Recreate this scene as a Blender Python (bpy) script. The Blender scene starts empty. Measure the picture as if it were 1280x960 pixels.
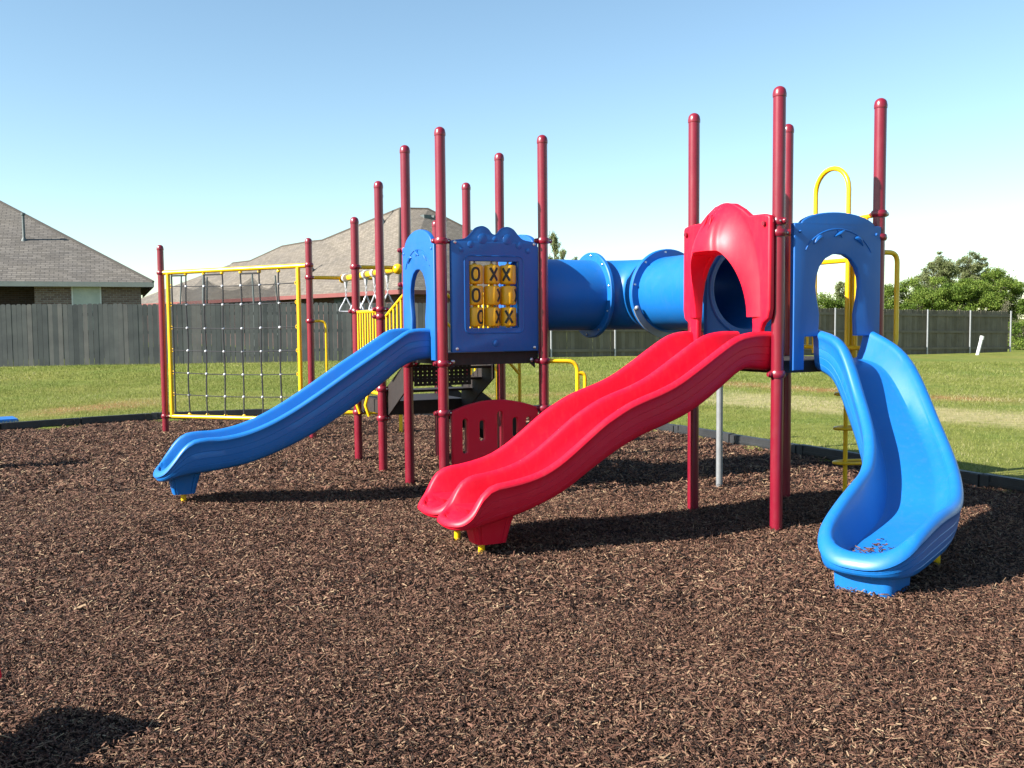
import bpy, bmesh, math, random
import numpy as np
from mathutils import Vector, Matrix
random.seed(7); RNG = np.random.default_rng(11)
R = math.radians
scene = bpy.context.scene
col = scene.collection
# ---------------------------------------------------------------- frames
ANG = R(25.157)
D = np.array([math.cos(ANG), math.sin(ANG)]); N = np.array([-D[1], D[0]])
E1 = np.array([-.584, 8.165]); C2 = np.array([1.89, 6.87])
A1 = R(24.1); D1 = np.array([math.cos(A1), math.sin(A1)]); N1 = np.array([-D1[1], D1[0]])
def t1(a, b, z=0): q = E1 + D1*a + N1*b; return Vector((q[0], q[1], z))
def t2(a, b, z=0): q = C2 + D*a + N*b; return Vector((q[0], q[1], z))
# ---------------------------------------------------------------- materials
def nt(name):
    m = bpy.data.materials.new(name); m.use_nodes = True
    t = m.node_tree; b = t.nodes['Principled BSDF']
    return m, t, b
def nd(t, typ, **kw):
    n = t.nodes.new(typ)
    for k, v in kw.items():
        if k.startswith('i_'):
            n.inputs[k[2:].replace('_', ' ')].default_value = v
        else: setattr(n, k, v)
    return n
def ramp(t, stops, interp='LINEAR'):
    r = t.nodes.new('ShaderNodeValToRGB'); r.color_ramp.interpolation = interp
    e = r.color_ramp.elements
    while len(e) > 1: e.remove(e[-1])
    e[0].position = stops[0][0]; e[0].color = (*stops[0][1], 1)
    for p, c in stops[1:]:
        x = e.new(p); x.color = (*c, 1)
    return r
def noise(t, scale, detail=3, rough=.55, coord='Object', vec=None, sx=(1, 1, 1)):
    if vec is None:
        tc = nd(t, 'ShaderNodeTexCoord'); vec = tc.outputs[coord]
    if sx != (1, 1, 1):
        mp = nd(t, 'ShaderNodeMapping'); mp.inputs['Scale'].default_value = sx
        t.links.new(vec, mp.inputs['Vector']); vec = mp.outputs[0]
    n = nd(t, 'ShaderNodeTexNoise'); n.inputs['Scale'].default_value = scale
    n.inputs['Detail'].default_value = detail; n.inputs['Roughness'].default_value = rough
    t.links.new(vec, n.inputs['Vector'])
    return n
def bump(t, b, src, strength=.3, dist=.01):
    bp = nd(t, 'ShaderNodeBump'); bp.inputs['Strength'].default_value = strength; bp.inputs['Distance'].default_value = dist
    t.links.new(src, bp.inputs['Height']); t.links.new(bp.outputs[0], b.inputs['Normal']); return bp
K = .8
def plastic(name, c1, c2, rough=.35, spec=.5, bstr=.06, bsc=60, coat=0, dirt=.045):
    m, t, b = nt(name); c1 = tuple(x*K for x in c1); c2 = tuple(x*K for x in c2)
    n = noise(t, 2.3, 5, .6); r = ramp(t, [(.3, c1), (.72, c2)])
    t.links.new(n.outputs['Fac'], r.inputs[0])
    # thin film of dust and scuffs, patchy and streaked
    d1 = noise(t, 5.5, 7, .72); dr1 = ramp(t, [(.52, (0, 0, 0)), (.80, (1, 1, 1))]); t.links.new(d1.outputs['Fac'], dr1.inputs[0])
    d2 = noise(t, 30, 3, .7, sx=(1, 1, .25)); dr2 = ramp(t, [(.50, (0, 0, 0)), (.72, (1, 1, 1))]); t.links.new(d2.outputs['Fac'], dr2.inputs[0])
    mu = nd(t, 'ShaderNodeMath', operation='ADD'); t.links.new(dr1.outputs[0], mu.inputs[0]); t.links.new(dr2.outputs[0], mu.inputs[1])
    ms_ = nd(t, 'ShaderNodeMath', operation='MULTIPLY'); ms_.inputs[1].default_value = dirt; t.links.new(mu.outputs[0], ms_.inputs[0])
    mxd = nd(t, 'ShaderNodeMixRGB'); mxd.inputs[2].default_value = (.22, .19, .165, 1); t.links.new(ms_.outputs[0], mxd.inputs[0]); t.links.new(r.outputs[0], mxd.inputs[1])
    t.links.new(mxd.outputs[0], b.inputs['Base Color'])
    n2 = noise(t, bsc, 2); bump(t, b, n2.outputs['Fac'], bstr, .002)
    n3 = noise(t, 7, 4); mr = nd(t, 'ShaderNodeMapRange'); mr.inputs['To Min'].default_value = rough-.05; mr.inputs['To Max'].default_value = rough+.12
    t.links.new(n3.outputs['Fac'], mr.inputs['Value']); t.links.new(mr.outputs[0], b.inputs['Roughness'])
    b.inputs['Specular IOR Level'].default_value = spec
    b.inputs['Coat Weight'].default_value = coat; b.inputs['Coat Roughness'].default_value = .15
    return m
M = {}
M['blue'] = plastic('blue_plastic', (.006, .152, .50), (.008, .172, .55), .38, coat=.06)
M['navy'] = plastic('panel_blue_plastic', (.005, .115, .43), (.006, .13, .48), .42)
M['red'] = plastic('red_plastic', (.74, .004, .028), (.80, .005, .036), .42, spec=.35)
M['maroon'] = plastic('maroon_powder_coat', (.195, .005, .020), (.245, .008, .026), .3, bstr=.03, coat=.15)
M['yellow'] = plastic('yellow_powder_coat', (.95, .54, .003), (.98, .58, .005), .3, bstr=.03, coat=.1)
M['tile'] = plastic('yellow_tile_plastic', (.98, .50, .006), (.99, .54, .008), .35)
M['ink'] = plastic('black_letter', (.012, .011, .01), (.02, .018, .015), .5)
M['deck'] = plastic('brown_black_vinyl', (.016, .011, .010), (.028, .019, .017), .6, bstr=.2)
M['rope'] = plastic('black_rope', (.02, .02, .022), (.035, .035, .04), .8, bstr=.4, bsc=300)
M['white'] = plastic('white_plastic', (.7, .7, .7), (.8, .8, .78), .4)
def metal(name, c, rough=.4, met=.8):
    m, t, b = nt(name); n = noise(t, 14, 4)
    r = ramp(t, [(.3, tuple(x*.8 for x in c)), (.7, c)]); t.links.new(n.outputs['Fac'], r.inputs[0])
    t.links.new(r.outputs[0], b.inputs['Base Color']); b.inputs['Metallic'].default_value = met; b.inputs['Roughness'].default_value = rough
    return m
M['galv'] = metal('galvanised_steel', (.30, .31, .32), .5, .35)
M['galvdark'] = metal('dull_galvanised_post', (.24, .25, .26), .55, .3)
M['bolt'] = metal('bolt_steel', (.6, .6, .6), .3, .9)
M['alu'] = metal('ring_handle_grey', (.55, .55, .58), .4, .2)
M['vent'] = metal('vent_pipe_grey', (.10, .12, .12), .6, .2)
M['trim'] = plastic('roof_fascia_beige', (.36, .36, .33), (.42, .42, .38), .6)
M['redtrim'] = plastic('red_brown_fascia', (.20, .055, .05), (.25, .07, .06), .6)
M['glass'] = plastic('window_blind_glass', (.42, .46, .42), (.55, .58, .53), .25)
M['border'] = plastic('black_recycled_plastic', (.012, .013, .015), (.035, .037, .04), .5, bstr=.5, bsc=30)

# painted mulch / grass share height function
def gnoise(x, y):
    return (np.sin(x*1.9+.7*np.sin(y*1.3)+.4)*np.cos(y*1.6+1.1*np.sin(x*.9)+1.)*.5 + np.sin(x*4.3+y*2.9+1.7)*np.cos(y*4.9-x*2.2)*.28 + np.sin(x*9.1-y*6.3)*np.cos(y*8.3+x*5.1)*.12)
def mh(x, y):
    x = np.asarray(x, float); y = np.asarray(y, float)
    z = .030*gnoise(x, y)
    for cx, cy, h, s in ((-2.6, 7.7, .085, .8), (-.2, 6.2, .05, .6), (2.0, 5.1, .045, .6), (2.1, 7.2, .03, .5), (1.4, 7.9, -.02, .4), (-.75, 6.1, -.045, .35), (-3.15, 7.6, -.04, .3), (1.6, 4.55, -.045, .35)):
        z = z + h*np.exp(-((x-cx)**2+(y-cy)**2)/(2*s*s))
    return z
def sstep(a, b, v):
    t = np.clip((v-a)/(b-a), 0, 1); return t*t*(3-2*t)
def gh(x, y):
    x = np.asarray(x, float); y = np.asarray(y, float)
    z = .05 + .32*sstep(15, 29, y)*(1-.9*sstep(1, 19, x)) + .10*sstep(33, 60, y)
    z = z + .012*gnoise(x*.6, y*.6)
    return z
POLY = [(8.46, -.3), (.7, 16.2), (-2.8, 15.98), (-4.12, 15.92), (-5.79, 15.38), (-6.64, 14.75), (-7.49, 14.02), (-11, 10.8), (-13, 6), (-13, -1.5), (8.6, -1.5)]
def inside(x, y, grow=0.0):
    x = np.asarray(x, float); y = np.asarray(y, float); r = np.zeros(x.shape, bool)
    n = len(POLY); j = n-1
    for i in range(n):
        xi, yi = POLY[i]; xj, yj = POLY[j]
        c = ((yi > y) != (yj > y)) & (x < (xj-xi)*(y-yi)/((yj-yi) if yj != yi else 1e-9)+xi)
        r ^= c; j = i
    return r
def attr_ramp_mat(name, stops, rough=.8, spec=.2, vary=None, trans=0):
    m, t, b = nt(name)
    a = nd(t, 'ShaderNodeAttribute'); a.attribute_name = 'tone'
    r = ramp(t, [(p_, tuple(x*K for x in c_)) for p_, c_ in stops]); t.links.new(a.outputs['Fac'], r.inputs[0])
    out = r.outputs[0]
    if vary:
        sc, c, lo, hi = vary
        n = noise(t, sc, 3); rr = ramp(t, [(lo, (0, 0, 0)), (hi, (1, 1, 1))]); t.links.new(n.outputs['Fac'], rr.inputs[0])
        mx = nd(t, 'ShaderNodeMixRGB', blend_type='MULTIPLY'); mx.inputs[2].default_value = (*c, 1)
        t.links.new(rr.outputs[0], mx.inputs[0]); t.links.new(out, mx.inputs[1]); out = mx.outputs[0]
    t.links.new(out, b.inputs['Base Color']); b.inputs['Roughness'].default_value = rough
    b.inputs['Specular IOR Level'].default_value = spec
    if trans:
        tr = nd(t, 'ShaderNodeBsdfTranslucent'); t.links.new(out, tr.inputs['Color'])
        ms = nd(t, 'ShaderNodeMixShader'); ms.inputs[0].default_value = trans
        o = t.nodes['Material Output']; t.links.new(b.outputs[0], ms.inputs[1]); t.links.new(tr.outputs[0], ms.inputs[2]); t.links.new(ms.outputs[0], o.inputs['Surface'])
    return m
# ---------------------------------------------------------------- objects
def tag(o, label=None, cat=None, group=None, kind=None):
    if label: o['label'] = label
    if cat: o['category'] = cat
    if group: o['group'] = group
    if kind: o['kind'] = kind
    return o
def empty(name, loc=(0, 0, 0)):
    o = bpy.data.objects.new(name, None); col.objects.link(o); o.location = loc; o.empty_display_size = .2; return o
def link(name, me, mats, parent=None, smooth=True, sharp=40):
    for m in (mats if isinstance(mats, (list, tuple)) else [mats]): me.materials.append(m)
    if smooth:
        me.shade_smooth()
        if sharp:
            me.set_sharp_from_angle(angle=R(sharp))
    o = bpy.data.objects.new(name, me); col.objects.link(o)
    if parent:
        o.parent = parent
        w = parent_world(parent); o.matrix_parent_inverse = Matrix.Translation(-w)
    return o
def parent_world(p):
    v = Vector(p.location)
    while p.parent: 
        # children meshes sit at world origin, so only the root offset matters
        p = p.parent; v = Vector((0, 0, 0)) if False else v + Vector(p.location) + p_inv(p)
    return v if p is None else v
def p_inv(p): return Vector((0, 0, 0))
# meshes are written in world coordinates; roots are empties at their base
def link(name, me, mats, parent=None, smooth=True, sharp=40):
    for m in (mats if isinstance(mats, (list, tuple)) else [mats]): me.materials.append(m)
    if smooth:
        me.shade_smooth()
        if sharp: me.set_sharp_from_angle(angle=R(sharp))
    o = bpy.data.objects.new(name, me); col.objects.link(o)
    if parent is not None:
        o.parent = parent
        if parent.type == 'EMPTY': o.matrix_parent_inverse = Matrix.Translation(-Vector(parent.location))
    return o
class MB:
    def __init__(s): s.v = []; s.f = []; s.mi = []; s.cur = 0
    def add(s, vs, fs):
        o = len(s.v); s.v += [tuple(v) for v in vs]; s.f += [tuple(i+o for i in f) for f in fs]; s.mi += [s.cur]*len(fs)
    def box(s, c, h, ax=None):
        X, Y, Z = ax if ax else (Vector((1, 0, 0)), Vector((0, 1, 0)), Vector((0, 0, 1)))
        c = Vector(c); vs = []
        for k in (-1, 1):
            for j in (-1, 1):
                for i in (-1, 1): vs.append(c + X*h[0]*i + Y*h[1]*j + Z*h[2]*k)
        s.add(vs, [(0, 2, 3, 1), (4, 5, 7, 6), (0, 1, 5, 4), (2, 6, 7, 3), (0, 4, 6, 2), (1, 3, 7, 5)])
    def tube(s, pts, r, seg=12, closed=False, cap=True):
        pts = [Vector(p) for p in pts]; n = len(pts); rs = r if isinstance(r, (list, tuple)) else [r]*n
        up = None; rings = []
        for i in range(n):
            a = pts[i-1] if (i or closed) else pts[i]; b = pts[(i+1) % n] if (i < n-1 or closed) else pts[i]
            tg = (b-a).normalized()
            if up is None:
                up = Vector((0, 0, 1)) if abs(tg.z) < .9 else Vector((1, 0, 0))
            u = (up - tg*up.dot(tg)).normalized(); w = tg.cross(u); up = u
            rings.append([pts[i] + (u*math.cos(2*math.pi*k/seg) + w*math.sin(2*math.pi*k/seg))*rs[i] for k in range(seg)])
        vs = [p for rg in rings for p in rg]; fs = []
        m = n if closed else n-1
        for i in range(m):
            j = (i+1) % n
            for k in range(seg):
                k2 = (k+1) % seg; fs.append((i*seg+k, i*seg+k2, j*seg+k2, j*seg+k))
        if cap and not closed:
            fs.append(tuple(range(seg))[::-1]); fs.append(tuple((n-1)*seg+k for k in range(seg)))
        s.add(vs, fs)
    def lathe(s, base, axis, prof, seg=16):
        # prof: list of (radius, height along axis)
        axis = Vector(axis).normalized(); base = Vector(base)
        u = axis.orthogonal().normalized(); w = axis.cross(u); n = len(prof)
        vs = [base + axis*h + (u*math.cos(2*math.pi*k/seg)+w*math.sin(2*math.pi*k/seg))*r for r, h in prof for k in range(seg)]
        fs = [(i*seg+k, i*seg+(k+1) % seg, (i+1)*seg+(k+1) % seg, (i+1)*seg+k) for i in range(n-1) for k in range(seg)]
        fs.append(tuple(range(seg))[::-1]); fs.append(tuple((n-1)*seg+k for k in range(seg)))
        s.add(vs, fs)
    def ball(s, c, r, seg=10, rg=6, sc=(1, 1, 1)):
        vs = []; fs = []
        for i in range(rg+1):
            th = math.pi*i/rg
            for k in range(seg):
                a = 2*math.pi*k/seg; vs.append(Vector(c)+Vector((math.sin(th)*math.cos(a)*sc[0], math.sin(th)*math.sin(a)*sc[1], math.cos(th)*sc[2]))*r)
        for i in range(rg):
            for k in range(seg): fs.append((i*seg+k, (i+1)*seg+k, (i+1)*seg+(k+1) % seg, i*seg+(k+1) % seg))
        s.add(vs, fs)
    def me(s, name='m', clean=True):
        m = bpy.data.meshes.new(name); m.from_pydata(s.v, [], s.f)
        m.polygons.foreach_set('material_index', s.mi)
        if clean:
            b = bmesh.new(); b.from_mesh(m); bmesh.ops.remove_doubles(b, verts=b.verts, dist=1e-5)
            bmesh.ops.recalc_face_normals(b, faces=b.faces); b.to_mesh(m); b.free()
        m.update(); return m
    def build(s, name, mat, parent=None, smooth=True, sharp=40, clean=True):
        return link(name, s.me(name, clean), mat, parent, smooth, sharp)
def rbox(name, c, h, ax, mat, parent, bev=.01):
    mb = MB(); mb.box(c, h, ax); me = mb.me()
    b = bmesh.new(); b.from_mesh(me); bmesh.ops.bevel(b, geom=b.edges[:], offset=bev, segments=2, affect='EDGES'); b.to_mesh(me); b.free()
    return link(name, me, mat, parent)
def smoothpath(pts, rad=.06, k=5):
    """round the corners of a polyline"""
    pts = [Vector(p) for p in pts]; out = [pts[0]]
    for i in range(1, len(pts)-1):
        p, a, b = pts[i], pts[i-1], pts[i+1]
        da = (a-p); db = (b-p); r = min(rad, da.length*.49, db.length*.49)
        A = p+da.normalized()*r; B = p+db.normalized()*r
        for j in range(k+1):
            t = j/k; out.append(A*(1-t)**2 + p*2*t*(1-t) + B*t*t)
    out.append(pts[-1]); return out
def panel(name, outer, holes, thick, bev, O, U, W, mat, parent, extra=None):
    """flat moulded panel: outline in (u, z) extruded along W"""
    cu = bpy.data.curves.new('c', 'CURVE'); cu.dimensions = '2D'; cu.fill_mode = 'BOTH'
    for pl in [outer]+holes:
        sp = cu.splines.new('POLY'); sp.points.add(len(pl)-1)
        for i, (u, z) in enumerate(pl): sp.points[i].co = (u, z, 0, 1)
        sp.use_cyclic_u = True
    cu.extrude = thick/2-bev; cu.bevel_depth = bev; cu.bevel_resolution = 2; cu.offset = -bev
    ob = bpy.data.objects.new('c', cu); col.objects.link(ob)
    dg = bpy.context.evaluated_depsgraph_get(); me = bpy.data.meshes.new_from_object(ob.evaluated_get(dg))
    bpy.data.objects.remove(ob); bpy.data.curves.remove(cu)
    O = Vector(O); U = Vector(U); W = Vector(W)
    mat4 = Matrix(((U.x, 0, W.x, O.x), (U.y, 0, W.y, O.y), (0, 1, 0, 0), (0, 0, 0, 1)))
    me.transform(mat4)
    if extra:
        b = bmesh.new(); b.from_mesh(me); e = extra.me('e'); b.from_mesh(e); bmesh.ops.remove_doubles(b, verts=b.verts, dist=1e-5)
        bmesh.ops.recalc_face_normals(b, faces=b.faces); b.to_mesh(me); b.free()
    me.materials.clear()
    return link(name, me, mat, parent, sharp=35)
def catmull(pts, k=6, closed=True):
    out = []; n = len(pts)
    rng = range(n) if closed else range(n-1)
    for i in rng:
        p0, p1, p2, p3 = [np.array(pts[j % n] if closed else pts[min(max(j, 0), n-1)], float) for j in (i-1, i, i+1, i+2)]
        for j in range(k):
            t = j/k
            out.append(tuple(.5*((2*p1)+(-p0+p2)*t+(2*p0-5*p1+4*p2-p3)*t*t+(-p0+3*p1-3*p2+p3)*t**3)))
    if not closed: out.append(tuple(pts[-1]))
    return out
d3 = Vector((D[0], D[1], 0)); n3 = Vector((N[0], N[1], 0)); Z3 = Vector((0, 0, 1))

# ================================================================= PLAY STRUCTURE
PS = empty('play_structure', (1.0, 8.5, 0))
tag(PS, 'large playground set with maroon posts, blue and red plastic slides and a blue crawl tunnel', 'playground')
HP = 3.156
def post(xy, h, clamps=(), seg=20):
    x, y = xy[0], xy[1]; mb = MB()
    mb.lathe((x, y, -.15), (0, 0, 1), [(.0445, 0), (.0445, h+.15-.075)], seg)
    o = mb.build('post', M['maroon'], PS)
    cp = MB(); pr = [(.0475, 0), (.0485, .006), (.0485, .022), (.046, .034)] + [(.046*math.cos(a), .034+.041*math.sin(a)) for a in (.35, .7, 1.05, 1.3, 1.5)]
    cp.lathe((x, y, h-.075), (0, 0, 1), pr, seg); cp.build('post_cap', M['maroon'], o)
    for c in clamps:
        z, dirs = (c, (random.uniform(0, 6.28),)) if not isinstance(c, tuple) else c
        k = MB(); pr = [(.045, -.026), (.053, -.024), (.058, -.012), (.060, 0), (.058, .012), (.053, .024), (.045, .026)]
        k.lathe((x, y, z), (0, 0, 1), pr, seg)
        for a in dirs:
            v = Vector((math.cos(a), math.sin(a), 0))
            k.ball(Vector((x, y, z))+v*.066, .022, 8, 5)
            k.tube([Vector((x, y, z))+v*.05, Vector((x, y, z))+v*.085], .016, 8)
        k.cur = 1
        for a in dirs:
            v = Vector((math.cos(a-.5), math.sin(a-.5), 0)); k.ball(Vector((x, y, z))+v*.063, .008, 6, 4)
        k.build('clamp', [M['maroon'], M['bolt']], o)
    return o
aD = ANG; aN = ANG+math.pi/2
P_C = (1.893, 6.868); P_A = (1.455, 7.72); P_B = (2.752, 7.262); P_D = (2.312, 8.120)
post(P_C, 3.155, [(2.215, (aN, aN+math.pi)), (2.135, (aD, aN)), (1.135, (aN, aD+math.pi))])
post(P_A, 3.155, [(2.20, (aD+math.pi,)), (1.135, (aD+math.pi,))])
post(P_B, 3.155, [(2.305, (aD, aN)), (2.13, (aD+.2, aD+math.pi)), (1.135, (aD,))])
post(P_D, 3.145, [(2.25, (aD,)), (1.135, (aD,))])
P_E = t1(0, 0); P_F = t1(.95, 0); P_H = t1(0, .95); P_G = t1(.95, .95)
post(P_E, HP, [(2.21, (aD, aD+math.pi-.6)), (1.178, (aD+math.pi, aD)), (.757, (aD, aD+math.pi))])
post(P_F, HP, [(2.235, (aD, aD+math.pi)), (1.178, (aD, aD+math.pi)), (.76, (aD+math.pi,))])
post(P_H, HP+.01, [(2.197, (aD+math.pi,)), (1.88, (aD+math.pi,)), (1.14, (0,))])
post(P_G, HP, [(2.2, (aD,)), (1.15, (aD,))])
P1 = t1(0, 1.828); P2 = t1(0, 2.778); P3 = t1(.95, 1.828); P4 = t1(.95, 2.778)
P1 = (-1.330, 9.834); P2 = (-1.718, 10.701); P3 = (-.463, 10.222); P4 = (-.851, 11.089)
post(P1, 2.958, [(1.665, (aD+math.pi, 0)), (1.59, (aD+math.pi, 0)), (.855, (0,)), (.555, (aD,))])
post(P2, 2.697, [(2.147, (aD,)), (1.66, (aN+math.pi, aD+math.pi)), (.54, (aD,))])
post(P3, 2.99, [(.86, (0,)), (1.6, (aD,))])
post(P4, 2.695, [(2.14, (aD,)), (.86, (aD,))])
P5 = (-2.672, 12.832); P6 = (-1.805, 13.22); P7 = (-4.948, 13.70)
post(P5, 2.662, [(2.305, (aN, 2.7)), (2.14, (aD,)), (1.565, (aD,)), (.25, (2.7,))])
post(P6, 2.66, [(2.14, (aD+math.pi,))])
post(P7, 2.66, [(2.265, (-.4,)), (.235, (-.4,))])

# ---- decks (perforated vinyl coated, with skirts)
def deck(fr, a0, a1, b0, b1, z, h=.075):
    mb = MB(); ca, cb = (a0+a1)/2, (b0+b1)/2; ha, hb = (a1-a0)/2, (b1-b0)/2
    mb.box(fr(ca, cb, z-.006), (ha, hb, .006), (d3, n3, Z3))
    for s in (-1, 1):
        mb.box(fr(ca, cb+s*(hb-.006), z-.012-h/2), (ha, .006, h/2), (d3, n3, Z3))
        mb.box(fr(ca+s*(ha-.006), cb, z-.012-h/2), (.006, hb-.012, h/2), (d3, n3, Z3))
    for i in range(1, 5): mb.box(fr(a0+(a1-a0)*i/5, cb, z-.03), (.004, hb-.014, .018), (d3, n3, Z3))
    # corner gussets
    for sa in (-1, 1):
        for sb in (-1, 1):
            p = fr(ca+sa*(ha-.03), cb+sb*(hb+.001), z-.10); q = fr(ca+sa*(ha-.10), cb+sb*(hb+.001), z-.09)
            mb.add([p+Z3*.0, p-Z3*.05, q, p+n3*sb*.006, p-Z3*.05+n3*sb*.006, q+n3*sb*.006], [(0, 1, 2), (3, 5, 4), (0, 3, 4, 1), (1, 4, 5, 2), (2, 5, 3, 0)])
    return mb.build('deck', M['deck'], PS, smooth=False)
deck(t2, .04, .91, .04, .91, 1.225)
deck(t1, .04, .91, .04, .91, 1.266, .095)
deck(t1, .04, .91, 1.87, 2.74, .72, .13)

# ---- moulded slide shell
def slide(name, path, S, w, rl, zr, zf, zb, mats, parent=None, rho=.028, grooves=True, nstart=0, body=None, WS=3.4):
    """path(s)->(x,y,hx,hy) centre and heading; zr/zf/zb functions(s, side)"""
    ss = []; s = 0
    base = list(np.linspace(0, S-rl, 44)[:-1]); tip = [S-rl*math.cos(t) if False else S-rl+rl*math.sin(t) for t in np.linspace(0, math.pi/2, 18)]
    ss = base+tip
    extra = [S-x*rho for x in (.08, .3, .6, 1, 1.4, 1.8, 2.1, 2.6, 3.2)]
    ss = sorted(set([round(x, 5) for x in ss+extra if x < S-1e-4]+[S])); PE = 2.5
    s1 = S-rl
    qs = [0, .06, .2, .45, .75, 1, 1.3, 1.6, 1.85, 2.0, 2.3, 2.8]   # in rho from edge
    V = []; rows = []
    def world(s, a, z):
        x, y, hx, hy = path(s); return (x+hy*a, y-hx*a, z)
    for s in ss:
        hw = w if s <= s1 else w*max(0, 1-min(1, (s-s1)/rl)**PE)**(1/PE)
        full = [-w+q*rho for q in qs]; inn = list(np.linspace(-w+3.6*rho, 0, 9))
        A = full+inn; A = A+[-a for a in A[:-1][::-1]]
        top = []
        for a in A:
            a2 = a*hw/w
            e = (abs(a2/w)**PE+(max(0, s-s1)/rl)**PE)**(1/PE); dl = (1-e)*w
            dl = max(0, dl); side = a2/w
            r_ = zr(s, side); f_ = zf(s, side)
            if dl <= 2*rho:
                z = r_-rho+math.sqrt(max(0, rho*rho-(dl-rho)**2))
                if dl > rho: pass
            else:
                u = (dl-2*rho)/(w-2*rho); u = min(1, max(0, u)); top_ = r_-rho
                z = f_+(top_-f_)*max(0, (1-min(1, u*WS)))**1.6 if top_ > f_ else f_
            top.append((s, a2, z))
        # side walls: inset loops from rim edge down
        def wall(sgn):
            out = []
            e0 = sgn*hw; zt = zr(s, sgn)-rho; zbm = zb(s, sgn)
            prof = [(.0, 0.0), (.006, .06), (.012, .12), (.013, .30), (.0165, .315), (.0145, .33), (.017, .52), (.0205, .535), (.0185, .55), (.024, .72), (.0275, .735), (.026, .75), (.034, .88), (.052, .96), (.085, 1.0)] if grooves else [(.0, 0), (.010, .05), (.012, .3), (.015, .6), (.02, .8), (.035, .92), (.07, 1.0)]
            for ins, fz in prof[1:]:
                k = 1-ins/w; kk = 1-ins/rl
                s_ = s if s <= s1 else s1+(s-s1)*kk
                out.append((s_, e0*k, zt+(zbm-zt)*fz))
            return out
        L = wall(-1)[::-1]; Rr = wall(1)
        loop = L+top+Rr
        rows.append([world(*p) for p in loop])
    m = len(rows[0]); mb = MB(); vs = [p for r in rows for p in r]; fs = []
    for i in range(len(rows)-1):
        for k in range(m):
            k2 = (k+1) % m; fs.append((i*m+k, (i+1)*m+k, (i+1)*m+k2, i*m+k2))
    fs.append(tuple(range(m)))
    if body is None: body = MB()
    body.add(vs, fs)
    return body
def foot(mb, c, u, v, top, bot, zt, zb_, flute=True):
    """tapered fluted foot; top/bot = (half along u, half along v)"""
    u = Vector(u); v = Vector(v); n = 40; vs = []
    lv = [0, .25, .55, .85, 1]
    for i, f in enumerate(lv):
        e = f**.6; a = top[0]+(bot[0]-top[0])*e; b = top[1]+(bot[1]-top[1])*e; z = zt+(zb_-zt)*f
        for k in range(n):
            t = 2*math.pi*k/n; c_, s_ = math.cos(t), math.sin(t); p = .35
            x = math.copysign(abs(c_)**p, c_)*a; y = math.copysign(abs(s_)**p, s_)*b
            if flute and k % 5 == 2: x *= .93; y *= .93
            vs.append(Vector(c)+u*x+v*y+Z3*z)
    fs = [(i*n+k, i*n+(k+1) % n, (i+1)*n+(k+1) % n, (i+1)*n+k) for i in range(len(lv)-1) for k in range(n)]
    fs.append(tuple((len(lv)-1)*n+k for k in range(n))); fs.append(tuple(range(n))[::-1])
    mb.add(vs, fs)
def interp(xs, ys):
    # smooth monotone-ish interpolation
    xs = np.array(xs, float); ys = np.array(ys, float)
    m = np.gradient(ys, xs)
    def f(s, side=0):
        s = min(max(s, xs[0]), xs[-1]); i = min(len(xs)-2, int(np.searchsorted(xs, s, 'right')-1)); h = xs[i+1]-xs[i]; t = (s-xs[i])/h
        return float((2*t**3-3*t*t+1)*ys[i]+(t**3-2*t*t+t)*h*m[i]+(-2*t**3+3*t*t)*ys[i+1]+(t**3-t*t)*h*m[i+1])
    return f
# blue straight slide
zr = interp([0, .14, .25, .35, .528, .733, .934, 1.10, 1.25, 1.428, 1.606, 1.80, 1.94, 2.03, 2.105, 2.17, 2.235, 2.30], [1.475, 1.477, 1.46, 1.40, 1.285, 1.155, 1.022, .915, .825, .735, .670, .636, .632, .615, .555, .470, .390, .345])
zb = interp([0, .165, .243, .431, .617, .84, 1.0, 1.32, 1.6, 1.81, 2.0, 2.2, 2.30], [1.212, 1.195, 1.168, 1.033, .89, .742, .647, .494, .40, .365, .345, .315, .275])
zf = interp([0, .15, .30, .5, .8, 1.06, 1.33, 1.6, 1.9, 2.1, 2.2, 2.30], [1.27, 1.255, 1.20, 1.07, .84, .665, .545, .46, .405, .365, .345, .325])
def spath(fr, b0):
    def p(s):
        q = fr(-s, b0); return (q.x, q.y, -D[0], -D[1])
    return p
mb = slide('s', spath(t1, .475), 2.30, .295, .24, zr, zf, zb, None, rho=.030)
foot(mb, t1(-2.075, .475), d3, n3, (.15, .17), (.085, .085), .36, .165)
S1 = mb.build('straight_slide', M['blue'], PS, sharp=32); S1['label'] = 'blue straight single slide on the left tower'
k = MB(); k.tube([t1(-2.075, .475, .2), t1(-2.075, .475, -.05)], .022, 12); k.tube([t1(-2.075, .475, .19), t1(-2.075, .475, .165)], .03, 12); k.build('support_peg', M['yellow'], S1)
# red double wave slide
zr = interp([0, .172, .315, .423, .528, .666, .824, .961, 1.10, 1.21, 1.316, 1.40, 1.49, 1.609, 1.728, 1.843, 1.958, 2.088, 2.19, 2.25, 2.30, 2.34, 2.39, 2.475], [1.439, 1.438, 1.408, 1.352, 1.288, 1.203, 1.113, 1.057, 1.013, .972, .918, .870, .806, .718, .636, .577, .543, .520, .505, .475, .415, .350, .305, .280])
zb = interp([0, .25, .427, .591, .726, .885, 1.062, 1.227, 1.485, 1.664, 1.904, 2.13, 2.3, 2.475], [1.158, 1.162, 1.045, .937, .868, .809, .752, .682, .536, .425, .325, .265, .235, .215])
zf = interp([0, .22, .35, .53, .72, .9, 1.06, 1.25, 1.485, 1.664, 1.9, 2.1, 2.25, 2.38, 2.475], [1.235, 1.225, 1.15, 1.02, .92, .855, .80, .735, .60, .475, .38, .325, .300, .283, .262])
mb = slide('s', spath(t2, .2525), 2.475, .2275, .20, zr, zf, zb, None, rho=.034)
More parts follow.
